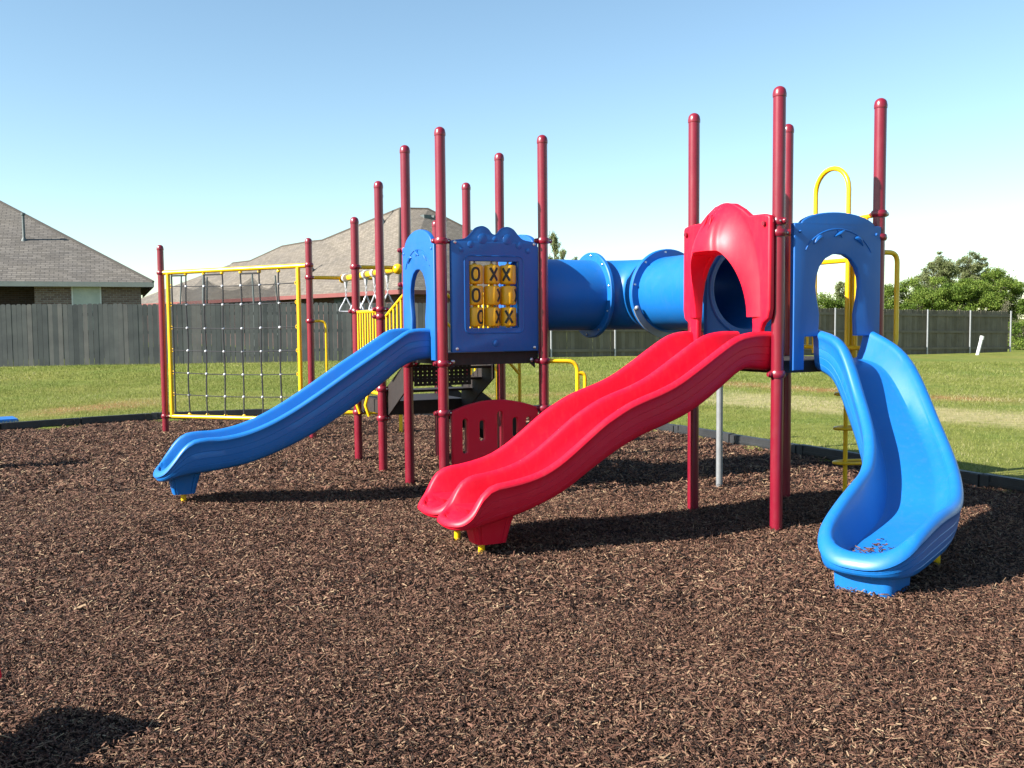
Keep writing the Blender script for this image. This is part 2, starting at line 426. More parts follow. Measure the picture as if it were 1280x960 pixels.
mb = slide('s', spath(t2, .675), 2.45, .260, .20, zr, zf, zb, None, rho=.034, body=mb)
foot(mb, t2(-2.15, .265), d3, n3, (.185, .17), (.105, .09), .34, .10, True)
foot(mb, t2(-2.15, .675), d3, n3, (.185, .17), (.105, .09), .34, .12, True)
S2 = mb.build('double_slide', M['red'], PS, sharp=32); S2['label'] = 'red double lane wave slide under the red hood'
for b in (.27, .69):
    k = MB(); k.tube([t2(-2.19, b, .2), t2(-2.19, b, -.05)], .022, 12); k.build('support_peg', M['yellow'], S2)
# blue curved slide
R0, T0, ex0, dd0 = 1.507, 1.186, .364, .61
hd0 = math.atan2(-N[1], -N[0]); S = R0*T0+ex0
def cpath(s):
    right = np.array([math.sin(hd0), -math.cos(hd0)]); c0 = np.array(t2(dd0, 0)[:2]); ctr = c0+right*R0
    th = min(max(s, 0)/R0, T0); ca, sa = math.cos(-th), math.sin(-th); rv = -right
    rv = np.array([rv[0]*ca-rv[1]*sa, rv[0]*sa+rv[1]*ca]); c = ctr+R0*rv; h = hd0-th
    hv = np.array([math.cos(h), math.sin(h)])
    if s > R0*T0: c = c+hv*(s-R0*T0)
    return (c[0], c[1], hv[0], hv[1])
SP = S+.20
kn = np.linspace(0, S, 7)
zin = interp(list(kn)+[SP], [1.455, 1.353, 1.01, .785, .628, .54, .37, .235])
def bmp(s): return -.19*math.sin(math.pi*min(1, s/S))
def zrc(s, side):
    # side>0 is right of heading = image left = inner wall
    f = .5-.5*max(-1, min(1, side*1.3)); return zin(s)+bmp(s)*f
zfc0 = interp([0, .25, .6, 1.0, 1.4, 1.8, 2.05, SP], [1.235, 1.17, .86, .58, .37, .27, .22, .205])
def zfc(s, side): return min(zfc0(s), zrc(s, side)-.04)
zbc0 = interp([0, .2, .5, .9, 1.3, 1.7, SP-.25, SP], [1.15, 1.08, .78, .46, .29, .19, .145, .145])
def zbc(s, side): return zbc0(s)
mb = slide('s', cpath, SP, .288, .30, zrc, zfc, zbc, None, rho=.040, WS=2.9)
c = cpath(S-.06)
foot(mb, (c[0], c[1], 0), (c[2], c[3], 0), (-c[3], c[2], 0), (.17, .18), (.15, .165), .20, -.02, False)
S3 = mb.build('curved_slide', M['blue'], PS, sharp=32); S3['label'] = 'blue curved slide turning left beside the red slide'
c = cpath(1.35); k = MB(); k.tube([(c[0]+.16, c[1], .35), (c[0]+.16, c[1], -.05)], .022, 12); k.build('support_peg', M['yellow'], S3)
# chips lying in the curved slide's exit are added with the mulch below

# ---- T2 blue archway panel (C-B face) and T1 archway panel (E-H face)
def arch_outline(a0, a1, zs, zc, zb_, leg, notch):
    am = (a0+a1)/2; hw = (a1-a0)/2; out = []
    out += [(a0, zb_), (a0, zs)]
    for i in range(21):
        t = math.pi*(1-i/20); out.append((am+hw*.84*math.cos(t), zs+.004+(zc-zs-.004)*math.sin(t)**1.25))
    out += [(a1, zs), (a1, zb_), (a1-leg, zb_), (a1-leg, zb_+.22)]
    return out, am, hw
def arch_panel(fr, flip, a0, a1, zs, zc, zb_, leg, name, mat, off, U, W, open_w=.185, ztop=1.99, label=None):
    o, am, hw = arch_outline(a0, a1, zs, zc, zb_, leg, 0)
    # opening, going up the right side and over
    op = []
    for (u, z) in [(.165, 1.42), (.16, 1.50), (.158, 1.56), (.170, 1.62), (.184, 1.69), (.192, 1.76), (.186, 1.83), (.160, 1.90), (.110, 1.96), (.05, ztop), (0, ztop+.005)]:
        op.append((u*1.10, z))
    right = [(am+u, z) for u, z in op]; left = [(am-u, z) for u, z in op[::-1]]
    out = o + [(a1-leg-.005, 1.40), (am+.18, 1.40)] + right + left[1:] + [(am-.18, 1.40), (a0+leg+.005, 1.40), (a0+leg, zb_+.22), (a0+leg, zb_)]
    ex = MB(); face = Vector(W)*(-.5*.045)
    def P(u, z, e): return Vector(fr(0, 0))*0+Vector(ORG)+Vector(U)*u+Z3*z+Vector(W)*e
    ORG = fr(0, 0, 0)+Vector(W)*off
    # embossed arc grooves and the bird-like marks
    for r, rr in ((.335, .006),):
        pts = [P(am+r*1.02*math.cos(t), 1.905+r*.80*math.sin(t), -.0235) for t in np.linspace(R(24), R(156), 18)]
        ex.tube(pts, rr, 6)
    for sx, ang in ((-.19, 30), (.19, -30)):
        pts = [P(am+sx+.05*math.cos(R(ang))*q, 2.105+.05*math.sin(R(ang))*q-.02*q*q, -.024) for q in np.linspace(-1, 1, 7)]
        ex.tube(pts, [.004, .013, .018, .019, .018, .012, .004], 8)
    ex.tube([P(am-.04, 2.12, -.026), P(am, 2.14, -.032), P(am+.045, 2.165, -.026)], [.005, .013, .006], 8)
    ex.tube([P(am-.015, 2.165, -.024), P(am+.03, 2.115, -.024)], .006, 6)
    for bx in (a0+.05, a1-.05): ex.ball(P(bx, zs-.06, -.024), .011, 8, 5)
    ob = panel(name, out, [], .045, .009, ORG, U, W, [mat], PS, ex)
    if label: ob['label'] = label
    return ob
arch_panel(t2, 0, .10, .925, 2.205, 2.295, 1.16, .10, 'arch_panel', M['navy'], -.035, d3, n3, label='blue archway panel above the curved slide')
arch_panel(t1, 0, .075, .895, 2.215, 2.345, 1.20, .10, 'arch_panel', M['navy'], -.02, n3, d3, label='blue archway panel above the straight slide')

# ---- tic tac toe panel E-F
bw0, bw1 = .07, .885
out = [(bw0, 1.27), (bw0, 2.19), (bw0+.012, 2.215), (bw0+.13, 2.235), (.25, 2.27), (.30, 2.325), (.36, 2.345), (.415, 2.325), (.45, 2.285), (.477, 2.275), (.505, 2.285), (.54, 2.325), (.595, 2.345), (.655, 2.325), (.705, 2.27), (bw1-.13, 2.235), (bw1-.012, 2.215), (bw1, 2.19), (bw1, 1.27)]
out = [out[0]]+catmull(out[1:-1], 4, False)+[out[-1]]
hole = [(.235, 1.475), (.235, 2.045), (.70, 2.045), (.70, 1.475)]
ex = MB(); PO = t1(0, 0, 0)-n3*.02
def PP(u, z, e=0): return PO+d3*u+Z3*z-n3*(.0225+e)
def rndrect(u0, u1, z0, z1, r, k=5):
    o = []
    for cx, cz, a0 in ((u1-r, z1-r, 0), (u0+r, z1-r, 90), (u0+r, z0+r, 180), (u1-r, z0+r, 270)):
        for i in range(k+1): t = R(a0+90*i/k); o.append((cx+r*math.cos(t), cz+r*math.sin(t)))
    return o
for (u, z, r) in ((.36, 2.235, .047), (.595, 2.235, .047), (.477, 2.235, .026), (.25, 2.185, .033), (.705, 2.185, .033), (.165, 2.14, .025), (.79, 2.14, .025), (.477, 1.345, .035)):
    ex.lathe(PP(u, z, -.003), -n3, [(r, 0), (r*.93, .006), (r*.6, .010), (.002, .011)], 20)
ex.tube([PP(u, z) for u, z in rndrect(.19, .745, 1.43, 2.09, .05)], .006, 6, closed=True)
GP = panel('game_panel', out, [hole], .045, .008, PO, d3, n3, [M['navy']], PS, ex)
GP['label'] = 'blue tic tac toe panel facing the camera'
for (u, z) in ((.105, 2.20), (.85, 2.20), (.115, 1.30), (.845, 1.30)):
    k = MB(); k.lathe(PP(u, z, .002), -n3, [(.014, 0), (.013, .006), (.006, .010)], 10); k.build('bolt', M['bolt'], GP)
for (u, z) in ((.10, 1.19), (.845, 1.19)):
    k = MB(); k.lathe(t1(u, .035, z)-n3*.002, -n3, [(.02, 0), (.018, .01), (.008, .016)], 10); k.build('deck_bolt', M['bolt'], PS)
# the nine tiles with their letters
def stroke_on_cyl(mb, c, r, poly, w, th0, z0):
    pts = [np.array(p, float) for p in poly]; Lf = []; Rt = []
    n = len(pts)
    for i, p in enumerate(pts):
        a = pts[max(0, i-1)]; b = pts[min(n-1, i+1)]
        if np.allclose(pts[0], pts[-1]):
            if i == 0: a = pts[-2]
            if i == n-1: b = pts[1]
        t = (b-a)/np.linalg.norm(b-a); q = np.array([-t[1], t[0]])*w/2; Lf.append(p+q); Rt.append(p-q)
    def W(p, rr):
        th = th0+p[0]/r; return Vector(c)+(d3*math.sin(th)-n3*math.cos(th))*rr+Z3*(z0+p[1])
    vs = []
    for a, b in zip(Lf, Rt): vs += [W(a, r-.001), W(a, r+.0015), W(b, r+.0015), W(b, r-.001)]
    fs = [(4*i+1, 4*i+2, 4*i+6, 4*i+5) for i in range(n-1)] + [(4*i, 4*i+1, 4*i+5, 4*i+4) for i in range(n-1)] + [(4*i+2, 4*i+3, 4*i+7, 4*i+6) for i in range(n-1)]
    mb.add(vs, fs)
cu_ = (.310, .468, .622); cz_ = (1.935, 1.755, 1.57)
rot = [[-.25, -.12, -.62], [-.22, .80, .98], [.42, .55, -.32]]
for i, zc in enumerate(cz_):
    for j, uc in enumerate(cu_):
        c = t1(uc, .03, 0); rr = .072; hh = .082; mb = MB()
        pr = [(rr*.25, -hh-.012), (rr*.3, -hh), (rr-.008, -hh), (rr-.002, -hh+.006), (rr, -hh+.014), (rr, hh-.014), (rr-.002, hh-.006), (rr-.008, hh), (rr*.3, hh), (rr*.25, hh+.012)]
        mb.lathe(c+Z3*zc, Z3, pr, 28); mb.cur = 1
        if j == 0:
            pl = [(.031*math.cos(t), .052*math.sin(t)) for t in np.linspace(0, 2*math.pi, 25)]
            pl = [(math.copysign(abs(x/.031)**.75*.031, x), z) for x, z in pl]
            stroke_on_cyl(mb, c, rr, pl, .020, rot[i][j], zc)
        else:
            for s in (-1, 1): stroke_on_cyl(mb, c, rr, [(-.032*s+.064*s*q, -.055+.11*q) for q in np.linspace(0, 1, 8)], .021, rot[i][j], zc)
        mb.build('game_tile', [M['tile'], M['ink']], GP)
k = MB()
for uc in cu_: k.tube([t1(uc, .03, 1.44), t1(uc, .03, 2.07)], .009, 8)
k.build('tile_rod', M['galv'], GP)

# ---- low red panel under the tic tac toe panel
o = [(.065, .30)]+[(.065, .755)]+catmull([(.075, .775), (.2, .815), (.35, .845), (.475, .852), (.60, .845), (.75, .815), (.875, .775)], 4, False)+[(.885, .755), (.885, .30)]
def slot(u, z0, z1, w=.022): return [(u+w*math.cos(t), z1-w+w*math.sin(t)) for t in np.linspace(0, math.pi, 8)]+[(u+w*math.cos(t), z0+w+w*math.sin(t)) for t in np.linspace(math.pi, 2*math.pi, 8)]
lp = panel('low_panel', o, [slot(.185, .40, .70), slot(.345, .50, .68, .024), slot(.515, .40, .75, .026), slot(.66, .52, .69, .024), slot(.79, .42, .69)], .045, .010, t1(0, 0, 0)-n3*.01, d3, n3, [M['red']], PS)
lp['label'] = 'low red panel with slots between the left tower posts'

# ---- tunnel plates and tunnel
def plate(name, fr, axis_u, W, off, a0, a1, am, zc, rad, lab):
    o = [(a0, 1.24), (a0, 2.19)] + [((a0+a1)/2+(a1-a0)/2*.86*math.cos(t), 2.19+.14*math.sin(t)**.8) for t in np.linspace(math.pi, 0, 15)] + [(a1, 2.19), (a1, 1.24)]
    h = [(am+rad*math.cos(t), zc+rad*math.sin(t)) for t in np.linspace(0, 2*math.pi, 41)[:-1]]
    ex = MB(); O_ = fr(0, 0, 0)+Vector(W)*off; U = Vector(axis_u)
    ex.tube([O_+U*(am+(rad+.045)*math.cos(t))+Z3*(zc+(rad+.045)*math.sin(t))-Vector(W)*.022 for t in np.linspace(0, 2*math.pi, 41)[:-1]], .012, 6, closed=True)
    p = panel(name, o, [h], .045, .008, O_, U, W, [M['navy']], PS, ex); p['label'] = lab
ZT = 1.775; RT = .335
plate('tunnel_plate', t1, n3, d3, .95, .075, .895, .475, ZT, RT-.01, 'blue round hole plate on the left tower')
plate('tunnel_plate', t2, d3, n3, .95, .075, .875, .475, ZT, RT-.01, 'blue round hole plate behind the red hood')
nT = 2.708
corner = t2(.475, nT-.02)
A0 = t1(.95, .475, ZT); fl1 = t2(.475-.45, nT-.02, ZT); fl2 = t2(.475, nT-.65, ZT); B0 = t2(.475, .95, ZT)
def hollow(mb, pts, ro=RT, ri=RT-.012, seg=48):
    mb.tube(pts, ro, seg, cap=False); a = len(mb.f)
    mb.tube(pts, ri, seg, cap=False)
def flange(mb, c, ax, r=.415):
    mb.lathe(Vector(c)-Vector(ax)*.022, ax, [(RT-.012, 0), (r-.006, 0), (r, .006), (r, .038), (r-.006, .044), (RT-.012, .044)][::1], 48)
def ringflange(c, ax, par, r=.408):
    ax = Vector(ax); u = ax.orthogonal().normalized(); w = ax.cross(u); vs = []; prof = [(RT-.014, -.02), (r-.008, -.022), (r, -.014), (r, .014), (r-.008, .022), (RT-.014, .02)]
    seg = 56; mb = MB()
    for k in range(seg):
        t = 2*math.pi*k/seg
        for rr, h in prof: vs.append(Vector(c)+(u*math.cos(t)+w*math.sin(t))*rr+ax*h)
    m = len(prof); mb.add(vs, [(k*m+i, k*m+(i+1) % m, ((k+1) % seg)*m+(i+1) % m, ((k+1) % seg)*m+i) for k in range(seg) for i in range(m)])
    mb.build('flange', M['blue'], par)
    for k in range(10):
        t = 2*math.pi*(k+.5)/10; q = MB(); p = Vector(c)+(u*math.cos(t)+w*math.sin(t))*(r-.03)
        q.lathe(p-ax*.034, ax, [(.005, 0), (.010, .004), (.010, .062), (.005, .066)], 8); q.build('bolt', M['bolt'], par)
mb = MB()
hollow(mb, [A0, fl1])
Rb = .42; cb = t2(.475-Rb, nT-.02-Rb, ZT)
el = [fl1] + [cb + n3*Rb*math.cos(t) + d3*Rb*math.sin(t) for t in np.linspace(0, math.pi/2, 14)] + [fl2]
hollow(mb, el); hollow(mb, [fl2, B0])
TN = mb.build('crawl_tunnel', M['blue'], PS, sharp=50); TN['label'] = 'blue crawl tunnel joining the two towers'
ringflange(fl1, d3, TN); ringflange(fl2, n3, TN)
for c, ax in ((A0+d3*.03, d3), (B0+n3*.03, n3)): ringflange(c, ax, TN, .40)
# support post with strap under the elbow
k = MB(); gp = Vector((1.90, 8.80, 0)); fl = Vector(fl2)
k.tube([gp+Z3*-.1, gp+Z3*1.36], .030, 16); sp = k.build('support_post', M['galvdark'], PS); sp['label'] = 'grey steel post holding up the tunnel'
k = MB(); axn = n3; u = d3; pts = [fl-n3*.03+(u*math.cos(t)+Z3*math.sin(t))*(.39) for t in np.linspace(R(200), R(312), 14)]
for a, b in zip(pts[:-1], pts[1:]):
    r0 = (a-(fl-n3*.03)).normalized(); r1 = (b-(fl-n3*.03)).normalized(); vs = [a-r0*.03, a+r0*.03, b+r1*.03, b-r1*.03]; k.add(vs+[v-n3*.014 for v in vs], [(0, 1, 2, 3), (4, 7, 6, 5), (0, 3, 7, 4), (1, 5, 6, 2), (0, 4, 5, 1), (3, 2, 6, 7)])
k.ball(pts[0]-n3*.02, .022, 10, 6); k.tube([pts[-1], gp+Z3*1.36], .022, 10); k.build('strap', M['galv'], sp)

# ---- red hood panel (C-A face)
HO = t2(-.075, 0, 0)
def HPt(b, z, e): return HO+n3*b+Z3*z-d3*e
cb_ = .485
outp = [(-.03, 2.235), (-.03, 1.60), (-.015, 1.535), (.04, 1.50), (.065, 1.46), (.07, 1.22), (.15, 1.22), (.155, 1.50), (.165, 1.575)]
inner = [(.165, 1.575), (.175, 1.70), (.205, 1.82), (.255, 1.92), (.33, 2.00), (.41, 2.045), (.485, 2.055)]
innr = inner + [(2*cb_-b, z) for b, z in inner[::-1][1:]]
outr = [(2*cb_-b, z) for b, z in outp[::-1]]
topc = [(.99, 2.255), (.93, 2.27), (.78, 2.275), (.70, 2.33), (.60, 2.38), (.485, 2.395), (.37, 2.38), (.27, 2.33), (.19, 2.275), (.04, 2.27), (-.02, 2.255)]
oo = outp[:-1]+innr+outr[1:]+topc
hp = panel('hood_panel', oo, [], .05, .014, HO, n3, -d3, [M['red']], PS)
hp['label'] = 'red arched hood over the top of the double slide'
mb = MB(); nu, nv = 96, 22; vs = []
for i in range(nu+1):
    t = math.pi*i/nu; ct, st = math.cos(t), math.sin(t)
    for j in range(nv+1):
        v = j/nv
        # outer outline of the dome (on the panel) to the opening edge pushed forward
        ob_, oz = cb_-.435*ct*(1-.10*st), 1.545+.85*st**.66
        ib, iz = cb_-.300*abs(ct)**.8*math.copysign(1, ct), min(1.545+.50*st**.70, 2.015)
        b = ob_+(ib-ob_)*v; z = oz+(iz-oz)*v
        puff = (.16*st**1.2+.035)
        e = .018+puff*math.sin(math.pi*min(1, v*1.02)/2*.96)**.85
        # central visor ridge and two raised ribs
        wv = .055+.085*v; rid = 1/(1+math.exp((abs(b-cb_)-wv)/.008)); e += .030*rid*st**2*min(1, v*2.2)
        if v > .97: e -= .03
        vs.append(HPt(b, z, e))
    for v2 in (0,):
        ib, iz = cb_-.300*abs(ct)**.8*math.copysign(1, ct), min(1.545+.50*st**.70, 2.015)
        vs.append(HPt(ib+(cb_-ib)*.0-.0, iz-.0, .0))
m = nv+2
mb.add(vs, [(i*m+j, i*m+j+1, (i+1)*m+j+1, (i+1)*m+j) for i in range(nu) for j in range(m-1)])
for s in (-1, 1):
    pts = [HPt(cb_+s*(.022+.022*q), 2.30-.16*q, .150+.062*q) for q in np.linspace(0, 1, 6)]; mb.tube(pts, .006, 6)
mb.build('hood_dome', M['red'], hp, sharp=60)
for b, z in ((.02, 2.20), (.95, 2.20)):
    k = MB(); k.tube([HPt(b, z, .02), HPt(b, z, .045)], .018, 10); k.build('bolt', M['maroon'], hp)
k = MB(); k.tube([HPt(-.02, 2.215, .0), Vector((P_C[0], P_C[1], 2.215))], .018, 10)
k.build('hood_bracket', M['maroon'], hp)

# ---- yellow tube work
def tubes(name, lst, lab=None, r=.016, mat='yellow', parent=None, seg=10):
    mb = MB()
    for e in lst:
        pts, rr = (e[0], e[1]) if isinstance(e, tuple) and isinstance(e[1], float) else (e, r)
        mb.tube(pts, rr, seg)
    o = mb.build(name, M[mat], parent or PS)
    if lab: o['label'] = lab
    return o
# barrier on the low deck (left face) and lean-in stair rail
def barrier(fr, pa, pb, z0a, z1a, z0b, z1b, nb, name='barrier', lab=None):
    pa = Vector(pa); pb = Vector(pb); L = []
    L.append([pa+Z3*z1a, pb+Z3*z1b]); L.append([pa+Z3*z0a, pb+Z3*z0b])
    for i in range(nb):
        f = i/(nb-1); p = pa+(pb-pa)*f; L.append(([p+Z3*(z0a+(z0b-z0a)*f), p+Z3*(z1a+(z1b-z1a)*f)], .011))
    return tubes(name, L, lab, .017)
barrier(t1, t1(0, 1.90), t1(0, 2.70), .80, 1.65, .80, 1.65, 9, lab='yellow barred barrier on the low deck')
barrier(t1, t1(0, 1.02), t1(0, 1.62), 1.30, 1.80, .98, 1.60, 6, lab='yellow slanting stair barrier behind the straight slide')
barrier(t1, t1(.95, 1.02), t1(.95, 1.75), 1.30, 1.98, .88, 1.62, 7, lab='yellow slanting stair barrier on the far side')
for b in (2.62, 2.25): tubes('low_handle', [[t1(-.02, b, .80), t1(-.06, b, .66), t1(-.02, b, .54)]], r=.017)
k = MB(); k.box(t1(.30, 2.78, 1.36), (.030, .012, .54), (d3, n3, Z3)); k.build('ladder_plate', M['yellow'], PS)
tubes('grab_bar', [smoothpath([t1(0, 5.10, 1.565), t1(.20, 5.08, 1.565), t1(.20, 5.08, .55)], .08, 6)], 'yellow grab bar on the far net post', .018)
# stairs between low deck and left tower, and the stairs leading away to the right
mb = MB()
for i in range(3):
    b0 = 1.02+.26*i; z = 1.09-.125*i
    mb.box(t1(.475, b0+.13, z), (.40, .13, .012), (d3, n3, Z3))
for a in (.06, .89):
    vs = [t1(a-.008, .99, 1.24), t1(a-.008, .99, .98), t1(a-.008, 1.86, .55), t1(a-.008, 1.86, .86)]
    mb.add(vs+[v+d3*.016 for v in vs], [(0, 1, 2, 3), (4, 7, 6, 5), (0, 4, 5, 1), (1, 5, 6, 2), (2, 6, 7, 3), (3, 7, 4, 0)])
st = mb.build('stair', M['deck'], PS, smooth=False); st['label'] = 'black stair between the low deck and the left tower'
mb = MB()
# perforated apron hanging under the stair: grid of bars leaves real holes
for i in range(13): mb.box(t1(.08+.045*i, .965, 1.03), (.0165, .004, .10), (d3, n3, Z3))
for j in range(6): mb.box(t1(.35, .968, .94+.036*j), (.29, .003, .0125), (d3, n3, Z3))
mb.build('perforated_apron', M['deck'], PS, smooth=False)
mb = MB()
for i in range(3):
    a0 = .97+.27*i; z = .58-.18*i
    mb.box(t1(a0+.14, 2.30, z), (.14, .40, .012), (d3, n3, Z3)); mb.box(t1(a0+.275, 2.30, z-.09), (.006, .40, .09), (d3, n3, Z3))
for b in (1.875, 2.725):
    vs = [t1(.92, b, .93), t1(.92, b, .50), t1(1.72, b, .02), t1(1.86, b, .06), t1(1.86, b, .24)]
    mb.add(vs+[v+n3*.016 for v in vs], [(0, 1, 2, 3, 4), (9, 8, 7, 6, 5)]+[(i, i+5, (i+1) % 5+5, (i+1) % 5) for i in range(5)])
st = mb.build('stair', M['deck'], PS, smooth=False); st['label'] = 'black stair going down behind the left tower'
for b in (1.83, 2.76):
    s = b < 2
    tubes('handrail', [smoothpath([t1(.95, b, 1.62), t1(1.55 if s else 1.68, b, .96)], .1), smoothpath([t1(.95, b, 1.95), t1(1.55 if s else 1.68, b, 1.33), t1(1.55 if s else 1.68, b, .0)], .10, 6)], None, .018)
tubes('grab_bar', [smoothpath([t1(.95, 0, 1.178), t1(1.235, -.10, 1.170), t1(1.235, -.10, .76), t1(.95, 0, .76)], .09, 6), smoothpath([t1(1.235, -.10, 1.07), t1(1.30, -.12, 1.06), t1(1.30, -.12, .82), t1(1.235, -.10, .80)], .05, 6)], 'yellow bent bar beside the left tower', .019)
# entry barrier with tall loop on the far side of the right tower
L = [[t2(.95, .92, 2.29), t2(.95, .66, 2.29)], [t2(.95, .30, 2.29), t2(.95, .03, 2.30)], [t2(.95, .92, 1.30), t2(.95, .66, 1.30)], [t2(.95, .30, 1.30), t2(.95, .03, 1.30)]]
for b in (.83, .74, .21, .11): L.append(([t2(.95, b, 1.30), t2(.95, b, 2.29)], .011))
lo = [t2(.95, .66, 1.25), t2(.95, .66, 2.5)]+[t2(.95, .48+.18*math.cos(t), 2.53+.18*math.sin(t)) for t in np.linspace(0, math.pi, 14)]+[t2(.95, .30, 2.5), t2(.95, .30, 1.25)]
L.append((lo, .019)); L.append(([t2(.95, .66, 1.98), t2(.95, .30, 1.98)], .019))
L.append(([t2(1.02, .31, 2.0), t2(1.02, .31, 1.22)], .036))
tubes('barrier', L, 'yellow barrier with tall loop on the right tower', .017)
hx, hy = 2.800, 8.06
L = [smoothpath([(hx, hy, -.1), (hx, hy, 1.30), (2.66, 7.62, 1.32)], .1)]
for i, z in enumerate((.32, .61, .90, 1.15)):
    c = Vector((hx, hy, z)); u = Vector((math.cos(R(10+8*i)), math.sin(R(10+8*i)), 0)); v = Z3.cross(u)
    ring = [c+u*(.10+.20*math.cos(t))+v*.085*math.sin(t) for t in np.linspace(0, 2*math.pi, 25)]
    L.append((ring, .014))
tubes('pole_climber', L, 'yellow step pole climber behind the curved slide', .019)
tubes('grab_bar', [smoothpath([t2(.97, -.02, 2.02), t2(1.13, -.02, 2.02), t2(1.13, -.02, 1.30), t2(.97, -.02, 1.27)], .09, 6)], 'yellow hooked grab bar on the right tower', .019)

# ---- overhead rail with ring handles
r0 = t1(.475, 2.80, 2.13); r1 = t1(.475, 5.12, 2.13)
OR = tubes('overhead_rail', [([r0-n3*.05, r1+n3*.05], .040), ([t1(0, 5.113, 2.14), t1(.95, 5.113, 2.14)], .024), ([t1(0, 2.778, 2.147), t1(.95, 2.778, 2.147)], .022)], 'yellow overhead rail with hanging rings', seg=14)
for c in (r0-n3*.06, r1+n3*.06):
    k = MB(); k.ball(c, .060, 12, 8); k.build('rail_end_cap', M['yellow'], OR)
for tt, a in ((.32, 25), (.82, -30), (1.18, 40), (1.60, -15), (2.10, 10)):
    c = r0+n3*tt; q = MB()
    q.lathe(c-n3*.035, n3, [(.050, 0), (.056, .01), (.056, .06), (.050, .07)], 14)
    q.tube([c-Z3*.03, c-Z3*.13], [.03, .014], 8)
    for i in range(4):
        cc = c-Z3*(.15+.032*i); uu = Vector((math.cos(i*1.57), math.sin(i*1.57), 0)); q.tube([cc+uu*.010*math.cos(t)+Z3*.020*math.sin(t) for t in np.linspace(0, 2*math.pi, 9)[:-1]], .0045, 6, closed=True)
    u = Vector((math.cos(R(a)), math.sin(R(a)), 0)); b = c-Z3*.265
    tri = [b, b-Z3*.06+u*.035, b-Z3*.15+u*.085, b-Z3*.175+u*.075, b-Z3*.18, b-Z3*.175-u*.075, b-Z3*.15-u*.085, b-Z3*.06-u*.035]
    tri = [Vector(x) for x in catmull([tuple(v) for v in tri], 4)]
    q.tube(tri, .0105, 8, closed=True); q.build('ring_handle', M['alu'], OR)

# ---- rope net climber
na = Vector((P7[0], P7[1], 0)); nb_ = Vector((P5[0], P5[1], 0)); ndir = (nb_-na).normalized(); NL = (nb_-na).length
def NP(f, z): return na+ndir*(f*NL)+Z3*z
NET = tubes('net_climber', [([NP(.02, 2.265), NP(.98, 2.30)], .017), ([NP(.02, .235), NP(.98, .25)], .017), ([NP(.05, 2.27), NP(.05, .235)], .030), ([NP(.93, 2.30), NP(.93, .25)], .030), ([NP(.02, 2.265), NP(.98, 2.30)], .032), ([NP(.05, .235), NP(.95, .25)], .028)], 'yellow framed black rope climbing net', seg=12)
rope = MB(); jn = MB()
us = [.135, .265, .395, .525, .655, .79, ]; us = [.05+.88*(i+1)/7.0 for i in range(6)]
zs = [.235+(2.28-.235)*f for f in (.155, .305, .46, .615, .775, .90)]
def sag(f, z): return .012*math.sin(f*9+z*5)
for i, u in enumerate(us):
    rope.tube([NP(u+.002*math.sin(z*6+i), z)+Vector((0, sag(u, z), 0)) for z in np.linspace(.25, 2.27, 14)], .0105, 6)
for j, z in enumerate(zs):
    rope.tube([NP(f, z-.02*math.sin(math.pi*(f-.05)/.88)) for f in np.linspace(.05, .93, 14)], .0065, 6)
rope.tube([NP(.075, 2.25), NP(.075, .3)], .012, 6)
for f0, f1 in ((.075, us[0]), (us[1], us[2]), (us[3], us[4])): rope.tube([NP(f0, 2.22), NP(f1, 2.22)], .012, 6)
rope.build('rope_net', M['rope'], NET)
for u in us:
    for z in zs:
        jn = MB(); jn.ball(NP(u, z-.02*math.sin(math.pi*(u-.05)/.88)), .021, 8, 5); jn.build('rope_joint', M['alu'], NET)
for u in us:
    for z in (.27, 2.24): ey = MB(); ey.ball(NP(u, z), .026, 8, 5, (1, .6, 1)); ey.build('rope_eye', M['yellow'], NET)
for z in zs:
    for f in (.066, .915): ey = MB(); ey.tube([NP(f, z)+ndir*.02*math.cos(t)+Z3*.02*math.sin(t) for t in np.linspace(0, 6.28, 9)[:-1]], .007, 6, closed=True); ey.build('rope_eye', M['yellow'], NET)


BB = empty('balance_beam', (-1.6, 13.35, 0)); tag(BB, 'low yellow balance beam on short legs behind the left tower', 'balance beam')
k = MB(); k.tube(smoothpath([(-2.75, 13.25, -.05), (-2.75, 13.25, .30), (-.62, 13.42, .30), (-.62, 13.42, -.05)], .08, 6), .030, 12); k.build('beam', M['yellow'], BB)
k = MB(); k.tube([(-1.55, 13.34, .29), (-1.55, 13.34, -.05)], .026, 10); k.build('leg', M['yellow'], BB)
